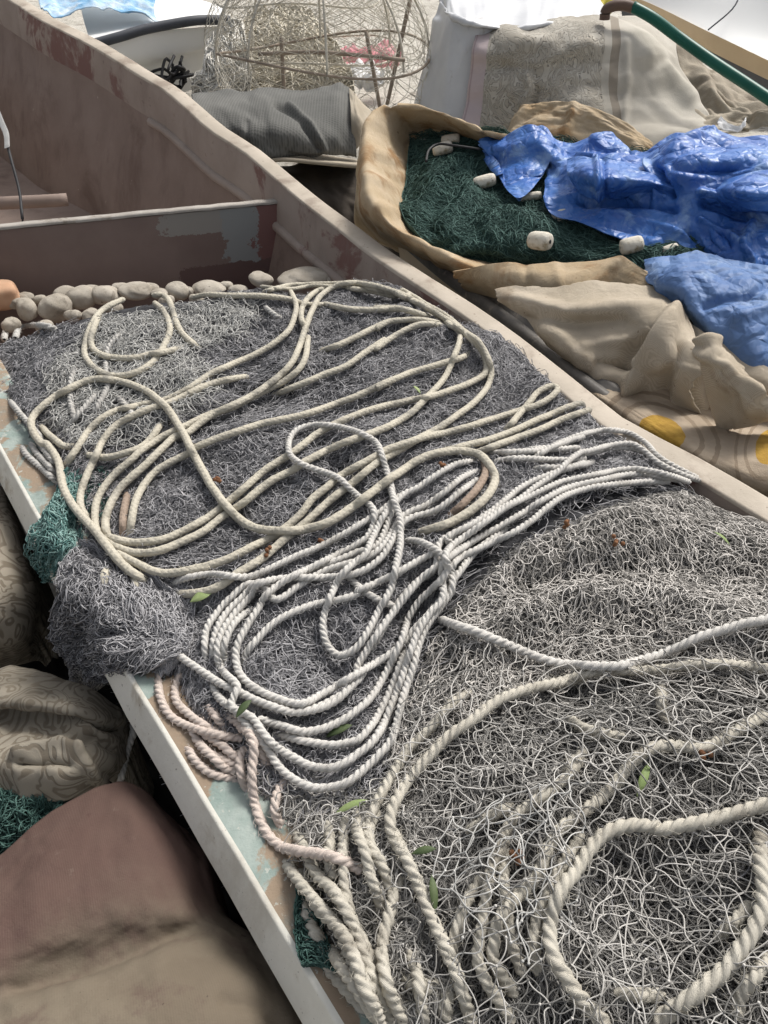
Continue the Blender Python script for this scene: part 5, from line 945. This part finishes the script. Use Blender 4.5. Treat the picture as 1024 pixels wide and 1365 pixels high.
bs = Bag(); C_ = np.array(cy([[(330, 214, 4.3), (370, 208, 4.35), (420, 210, 4.4), (478, 218, 4.4)], [(335, 222, 4.05), (375, 216, 4.05), (425, 220, 4.08), (480, 225, 4.1)]])); V, Q, U = sheet(C_, 12, 40); o = mesh("board", V, Q, M['board']); md = o.modifiers.new("thickness", 'SOLIDIFY'); md.thickness = .018; tag(o, "warped pale board under the corduroy bundle", "board")
o = cloth("dark_cloth_or_shade", cy([[(300, 205, 4.35), (360, 218, 4.35), (420, 222, 4.35), (480, 226, 4.35), (520, 230, 4.3)], [(330, 250, 4.1), (380, 255, 4.1), (430, 255, 4.12), (475, 258, 4.1), (520, 262, 4.1)], [(400, 310, 3.95), (430, 310, 3.95), (460, 320, 3.95), (490, 330, 3.9), (530, 330, 3.85)], [(420, 360, 3.85), (450, 370, 3.8), (480, 380, 3.75), (510, 390, 3.7), (550, 390, 3.7)]]), 40, 40, M['dark_cloth_or_shade'], fold(.03, 3, 8)); tag(o, "dark brown tarpaulin hanging below the warped board", "cloth")

# white boat far behind on the other side
wb = empty("white_boat", pty(230, 120, 7), "white fibreglass boat with a black rubber rim beyond the mauve bow", "boat")
V, Q, U = sheet(cy([[(130, 62, 6.4), (165, 52, 6.5), (225, 40, 6.7), (303, 34, 7.0)], [(140, 90, 6.45), (175, 82, 6.55), (235, 72, 6.75), (301, 56, 7.0)], [(150, 108, 6.6), (180, 100, 6.7), (240, 80, 6.85), (297, 62, 7.05)], [(160, 140, 6.7), (200, 135, 6.8), (255, 120, 6.9), (276, 112, 7.1)]]), 30, 40); o = mesh("hull", V, Q, M['boat_white'], wb, U)
V, Q, U = sheet(cy([[(303, 34, 7.0), (308, 34, 7.3)], [(301, 56, 7.0), (305, 56, 7.3)], [(297, 62, 7.05), (300, 62, 7.3)], [(276, 112, 7.1), (282, 112, 7.4)]]), 20, 4); mesh("transom", V, Q, M['boat_tan'], wb, U)
Vr, Qr = rod([pty(120, 60, 6.38), pty(160, 49, 6.48), pty(190, 40, 6.58), pty(225, 33, 6.68), pty(265, 27, 6.8), pty(305, 27, 6.98)], .033, 10); mesh("rubber_rim", Vr, Qr, M['rubber'], wb)
V, Q, U = sheet(cy([[(100, -30, 8.0), (200, -20, 8.2), (300, 10, 8.0)], [(110, 20, 7.2), (190, 12, 7.5), (300, 18, 7.6)], [(120, 54, 6.45), (200, 36, 6.7), (304, 26, 7.02)]]), 20, 20); mesh("deck", V, Q, M['boat_white'], wb, U)
o = cloth("tarpaulin", cy([[(30, -50, 7.6), (90, -50, 7.6), (150, -45, 7.6), (215, -20, 7.6)], [(48, -10, 7.0), (90, -8, 7.1), (150, -5, 7.1), (205, 12, 7.1)], [(58, 15, 6.5), (95, 20, 6.6), (140, 10, 6.7), (212, 22, 6.8)]]), 40, 50, surf('blue_net', (.16, .38, .62), (.60, .68, .74), 7, .7, 40, .7, .01), fold(.03, 4, 6)); tag(o, "blue and white net cover heaped on the white boat", "cover")
kp = Bag()
for k in range(9):
    c0 = pty(238 + rng.normal(0, 6), 98 + rng.normal(0, 7), 6.6); Pk = crv(c0 + rng.normal(0, .05, (5, 3)), 24); kp.strands(Pk[None], .011, 7)
for e_ in ([(225, 105), (232, 92), (240, 88)], [(228, 112), (236, 102), (243, 97)], [(240, 82), (243, 95), (248, 110)]): kp.strands(crv(np.array([pty(x, y, 6.58) for x, y in e_]), 20)[None], .012, 7)
tag(kp.build("mooring_rope", [M['cable']]), "black mooring rope knotted at the white boat's side", "rope")

# wire fish trap
trap = empty("fish_trap", pty(430, 200, 5.6), "domed wire fish trap with rusty rods standing behind the corduroy bundle", "fish trap")
ctr = pty(432, 78, 5.75); RX = .70
ring = np.stack([ctr + np.array([math.cos(t) * RX, math.sin(t) * RX * .8, .0]) for t in np.linspace(0, 2 * np.pi, 50)])
ring[:, 2] += .05 * np.sin(np.linspace(0, 4 * np.pi, 50)) + .03; V, Q = tubes(ring[None], .008, 8); mesh("hoop", V, Q, M['rust'], trap)
for tz, r_ in ((.52, .30), (.56, .15)):
    ring = np.stack([ctr + np.array([math.cos(t) * r_ + .08, math.sin(t) * r_ - .1, tz]) for t in np.linspace(0, 2 * np.pi, 40)]); V, Q = tubes(ring[None], .010, 8); mesh("mouth_ring", V, Q, M['rust'], trap)
for an in (.15, .9, 1.65, 2.4):
    t = np.linspace(0, np.pi, 30); P = ctr + np.stack([np.cos(t) * RX * math.cos(an), np.cos(t) * RX * .8 * math.sin(an), np.sin(t) * .60], -1); V, Q = tubes(P[None], .008, 8); mesh("rib", V, Q, M['wire'], trap)
V, Q = rod([pty(345, 72, 5.3), pty(430, 70, 5.3), pty(540, 80, 5.3)], .012, 8); mesh("cross_rod", V, Q, M['rust'], trap)
for x0, y0, x1, y1 in ((375, 50, 379, 128), (488, 42, 508, 150)):
    V, Q = rod([pty(x0, y0, 5.35), pty((x0 + x1) / 2, (y0 + y1) / 2, 5.33), pty(x1, y1, 5.3)], .012, 8); mesh("upright_rod", V, Q, M['rust'], trap)
bgm = Bag(); nt_, np_ = 22, 60
tt = np.linspace(.03, np.pi / 2 * 1.25, nt_); ppz = np.linspace(0, 2 * np.pi, np_, endpoint=False)
dome = lambda t, p_: ctr + np.stack([np.sin(np.minimum(t, 1.75)) * np.cos(p_) * RX, np.sin(np.minimum(t, 1.75)) * np.sin(p_) * RX * .8, np.cos(t) * .60 + .015 * np.sin(p_ * 7 + t * 5)], -1)
for sgn in (1, -1):
    for k in range(np_):
        t = np.linspace(.08, 1.95, 46); bgm.strands(dome(t, ppz[k] + .09 * np.sin(k * 5.3) + sgn * t * 1.3 + .10 * np.sin(t * 14 + k))[None] + .03 * np.sin(t * 5 + k)[None, :, None] * np.array([.6, .4, 1.]), .0019, 3)
bgm.build("wire_mesh", [M['wire']], trap)
trap2 = empty("fish_trap", pty(350, 150, 6.6), "paler wire trap leaning behind the domed one, half hidden by straw-coloured net", "fish trap")
bg2 = Bag(); c2 = pty(402, 66, 6.9)
for sgn in (1, -1):
    for k in range(44):
        t = np.linspace(.08, 1.8, 40); p_ = k * 2 * np.pi / 44 + sgn * t * 1.2 + .08 * np.sin(t * 17); bg2.strands((c2 + np.stack([np.sin(t) * np.cos(p_) * .75, np.sin(t) * np.sin(p_) * .6, np.cos(t) * .62], -1))[None], .002, 3)
bg2.build("wire_mesh", [M['wire']], trap2)
for tz, rr_ in ((.0, .75), (.35, .62)):
    tq = np.linspace(0, 2 * np.pi, 44); V, Q = tubes((c2 + np.stack([np.cos(tq) * rr_, np.sin(tq) * rr_ * .8, tz + .03 * np.sin(tq * 3)], -1))[None], .008, 7); mesh("hoop", V, Q, M['wire'], trap2)
V, Q = rod([pty(548, -5, 5.9), pty(540, 30, 5.85), pty(527, 90, 5.8), pty(516, 140, 5.75)], .014, 8); tag(mesh("rusty_rod", V, Q, M['rust']), "thin rusty rod leaning behind the domed fish trap", "rod")
# pale heaps behind the trap
net_patch("fishing_net", cy([[(330, 25, 7.2), (380, 20, 7.3), (430, 35, 7.2)], [(300, 70, 6.8), (370, 55, 6.8), (450, 65, 6.8)], [(280, 110, 6.5), (360, 100, 6.4), (465, 100, 6.5)], [(270, 140, 6.4), (360, 145, 6.2), (475, 140, 6.3)]]), 3000, .3, 10, .12, .0045, [surf('straw_net', (.50, .45, .34), (.62, .57, .45), 6, .95, 40, 1, .01), strand_mat('straw', (.55, .50, .40), (.85, .80, .68))], lumpy(.05, 4), "pale straw-coloured net heap behind the fish trap", zhi=.03, flowv=.2)
net_patch("fishing_net", cy([[(282, 60, 6.3), (300, 45, 6.3), (325, 35, 6.3)], [(270, 95, 6.1), (300, 85, 6.0), (330, 75, 6.1)], [(258, 125, 6.0), (295, 130, 5.9), (330, 125, 6.0)]]), 1200, .3, 10, .1, .0045, [M['paper'], strand_mat('white_straw', (.7, .67, .6), (.9, .88, .82))], lumpy(.03, 4), "whitish net draped beside the white boat's stern", zhi=.03, flowv=.0)
o = cloth("sack", cy([[(450, 68, 7.4), (490, 62, 7.5), (530, 68, 7.6)], [(450, 80, 7.2), (490, 76, 7.3), (532, 80, 7.4)], [(455, 90, 7.1), (492, 90, 7.2), (530, 92, 7.3)]]), 30, 40, M['pink'], fold(.05, 4, 3)); tag(o, "faded pink plastic netting behind the fish trap", "netting")
o = cloth("sack", cy([[(448, 92, 6.8), (480, 88, 6.9), (510, 92, 6.9)], [(446, 104, 6.6), (480, 102, 6.6), (512, 106, 6.6)], [(450, 116, 6.5), (480, 118, 6.5), (512, 118, 6.5)]]), 30, 40, M['paper'], fold(.05, 4, 5)); tag(o, "white plastic sack lying behind the fish trap", "sack")

# white tarp block with a carpet thrown over it
o = cloth("tarpaulin", cy([[(590, -50, 6.6), (602, -45, 6.6), (680, -40, 6.6), (760, -25, 6.5), (810, 10, 6.3)], [(588, 2, 6.1), (612, 22, 5.45), (680, 32, 5.4), (750, 28, 5.5), (805, 45, 5.7)], [(586, 10, 6.0), (612, 32, 5.38), (680, 42, 5.34), (750, 40, 5.42), (805, 55, 5.65)], [(568, 80, 5.85), (600, 100, 5.32), (680, 110, 5.3), (750, 110, 5.35), (800, 110, 5.5)], [(545, 170, 5.6), (588, 205, 5.2), (680, 215, 5.2), (750, 215, 5.25), (800, 215, 5.3)]]), 90, 90, M['white_tarp'], lambda u, v, P: .012 * crease(v * 6 + u * .6, u * 1.2, 3) + .01 * fbm(u * 3, v * 6, 3), [([(585, 30), (575, 90), (562, 150)], .03, 6)])
tag(o, "white plastic sheet wrapped over a tall block", "tarpaulin")
def carpet_mat():
    m, nt, b = NT('carpet'); co = objco(nt); uv = uvco(nt); sp = nd(nt, "ShaderNodeSeparateXYZ"); nt.links.new(uv, sp.inputs[0]); v = sp.outputs[1]; u = sp.outputs[0]
    n = noise(nt, co, 5.5, 2, .5, 2.5); wv = ramp(nt, mth(nt, 'SINE', mth(nt, 'MULTIPLY', n, 46)), -.3, .4)
    c = mixc(nt, ramp(nt, noise(nt, co, 3, 6), .35, .7), (.40, .37, .315), (.50, .47, .41))
    zone = mth(nt, 'MULTIPLY', mth(nt, 'GREATER_THAN', v, .085), mth(nt, 'LESS_THAN', v, .62))
    c = mixc(nt, mth(nt, 'MULTIPLY', mth(nt, 'MULTIPLY', wv, zone), .38), c, (.28, .245, .195))
    c = mixc(nt, mth(nt, 'LESS_THAN', v, .085), c, (.50, .42, .42)); c = mixc(nt, mth(nt, 'LESS_THAN', mth(nt, 'ABSOLUTE', mth(nt, 'SUBTRACT', v, .66)), .015), c, (.27, .235, .19)); c = mixc(nt, mth(nt, 'LESS_THAN', mth(nt, 'ABSOLUTE', mth(nt, 'SUBTRACT', v, .012)), .004), c, (.38, .3, .3))
    nt.links.new(c, b.inputs["Base Color"]); b.inputs["Roughness"].default_value = .98; bump(nt, b, mth(nt, 'MULTIPLY', wv, zone), .9, .02); bump(nt, b, noise(nt, co, 120, 4, .8), .5, .004); return m
o = cloth("carpet", cy([[(640, 36, 5.7), (700, 22, 5.9), (760, 26, 5.9), (840, 28, 6.0), (895, 48, 6.0)], [(634, 48, 5.30), (692, 44, 5.25), (760, 40, 5.25), (850, 44, 5.35), (905, 72, 5.45)], [(626, 95, 5.22), (690, 95, 5.15), (760, 92, 5.08), (850, 98, 5.12), (928, 125, 5.2)], [(618, 145, 5.15), (688, 150, 5.05), (762, 150, 4.95), (860, 150, 4.9), (958, 165, 5.0)], [(611, 188, 5.1), (688, 205, 4.98), (770, 208, 4.8), (870, 200, 4.7), (995, 182, 4.9)]]), 110, 150, carpet_mat(), lambda u, v, P: .032 * fbm(u * 3, v * 4, 3) + .05 * facet(P[..., 0], P[..., 2] + .5 * P[..., 1], 5, 71, 1.6, 7.), [([(705, 105), (708, 125), (697, 140)], .035, 5), ([(715, 120), (712, 138)], -.03, 5), ([(830, 60), (838, 120), (830, 190)], .02, 5), ([(890, 90), (920, 130)], .03, 8), ([(780, 60), (720, 85), (640, 70)], .02, 9)], thick=.012)
tag(o, "greyish patterned carpet with a dusty pink border thrown over the white sheet", "carpet")
o = cloth("canvas_flap", cy([[(694, 142, 4.92), (730, 134, 4.86), (775, 138, 4.75), (825, 160, 4.6), (868, 188, 4.5)], [(675, 175, 4.85), (725, 165, 4.75), (780, 165, 4.65), (830, 180, 4.5), (872, 200, 4.4)], [(655, 205, 4.75), (720, 210, 4.6), (790, 210, 4.5), (840, 212, 4.4), (880, 215, 4.3)]]), 50, 80, M['canvas_old'], fold(.012, 4, 31), [([(765, 140), (760, 165), (752, 180)], .03, 5), ([(700, 145), (680, 190)], .03, 5)]); tag(o, "tan canvas scrap lying at the foot of the patterned carpet", "cover")
o = cloth("blanket", cy([[(896, 60, 5.9), (930, 82, 5.8), (965, 110, 5.6), (1010, 145, 5.3), (1080, 170, 5.2)], [(912, 110, 5.5), (945, 120, 5.4), (975, 135, 5.2), (1020, 150, 5.1), (1090, 175, 5.0)], [(925, 150, 5.2), (955, 150, 5.1), (990, 152, 5.0), (1030, 160, 4.9), (1100, 185, 4.9)], [(900, 180, 4.9), (950, 178, 4.85), (1000, 165, 4.85), (1040, 172, 4.8), (1100, 195, 4.8)]]), 80, 90, M['wool'], lambda u, v, P: .045 * fbm(u * 4, v * 4, 3) + .02 * crease(u * 5, v * 2, 2), [([(905, 145), (950, 158), (1000, 158)], -.04, 5)], thick=.01); tag(o, "brown woollen blanket slumped under the green hose", "blanket")
hose = empty("hose", pty(900, 60, 5.0), "thick dark green hose with a brown end lying over the carpet", "hose")
V, Q = rod([pty(843, 9, 5.3), pty(870, 24, 5.25), pty(905, 50, 5.2), pty(950, 82, 5.05), pty(1000, 115, 4.85), pty(1060, 155, 4.6)], .031, 18, 60); mesh("hose_body", V, Q, M['hose_green'], hose)
V, Q = rod([pty(806, 26, 5.3), pty(808, 14, 5.3), pty(818, 8, 5.3), pty(832, 7, 5.3), pty(846, 11, 5.3)], .030, 14, 40); mesh("hose_end", V, Q, M['hose_brown'], hose)
rw = empty("white_boat", pty(1000, 110, 6), "big white boat hull with a tan stripe behind the green hose", "boat")
def hull2(name, rows, mat): V, Q, U = sheet(cy(rows), 20, 40); mesh(name, V, Q, mat, rw, U)
hull2("hull", [[(800, -90, 9.2), (900, -70, 8.4), (1000, -40, 7.6), (1150, 0, 6.6)], [(810, -45, 8.8), (900, -20, 8.0), (1000, 20, 7.2), (1150, 80, 6.3)], [(820, -12, 8.4), (870, 6, 8.0), (940, 40, 7.3), (1024, 80, 6.6), (1150, 140, 5.9)][:4]], M['boat_white'])
hull2("stripe", [[(818, -14, 8.4), (870, 6, 7.98), (940, 40, 7.28), (1150, 142, 5.9)], [(826, 4, 8.3), (880, 30, 7.9), (950, 70, 7.2), (1150, 168, 5.8)]], M['boat_tan'])
hull2("keel", [[(826, 3, 8.32), (880, 29, 7.92), (950, 69, 7.22), (1150, 167, 5.82)], [(830, 24, 8.4), (880, 48, 8.0), (950, 84, 7.3), (1150, 195, 5.9)]], M['rubber'])
V, Q = rod([pty(990, -20, 7.38), pty(978, 10, 7.2), pty(944, 40, 7.15)], .006, 6); mesh("seam_line", V, Q, M['rubber'], rw)
o = cloth("sack", cy([[(760, -20, 6.6), (800, -25, 6.6), (835, -20, 6.6)], [(758, 0, 6.5), (800, 4, 6.4), (835, 4, 6.5)], [(765, 20, 6.4), (790, 24, 6.35), (810, 18, 6.4)]]), 20, 30, M['yellow'], fold(.03, 3, 2)); tag(o, "yellow plastic bag above the carpet near the hose end", "bag")
o = cloth("paper_scrap", cy([[(955, 160, 4.78), (962, 152, 4.8), (968, 160, 4.78), (985, 168, 4.76), (995, 158, 4.8)], [(957, 170, 4.7), (965, 172, 4.7), (975, 176, 4.7), (985, 177, 4.7), (994, 170, 4.72)]]), 12, 24, M['paper'], fold(.012, 3, 2), thick=.002); tag(o, "torn white paper scrap on dirt beside the blue tarpaulin", "paper")
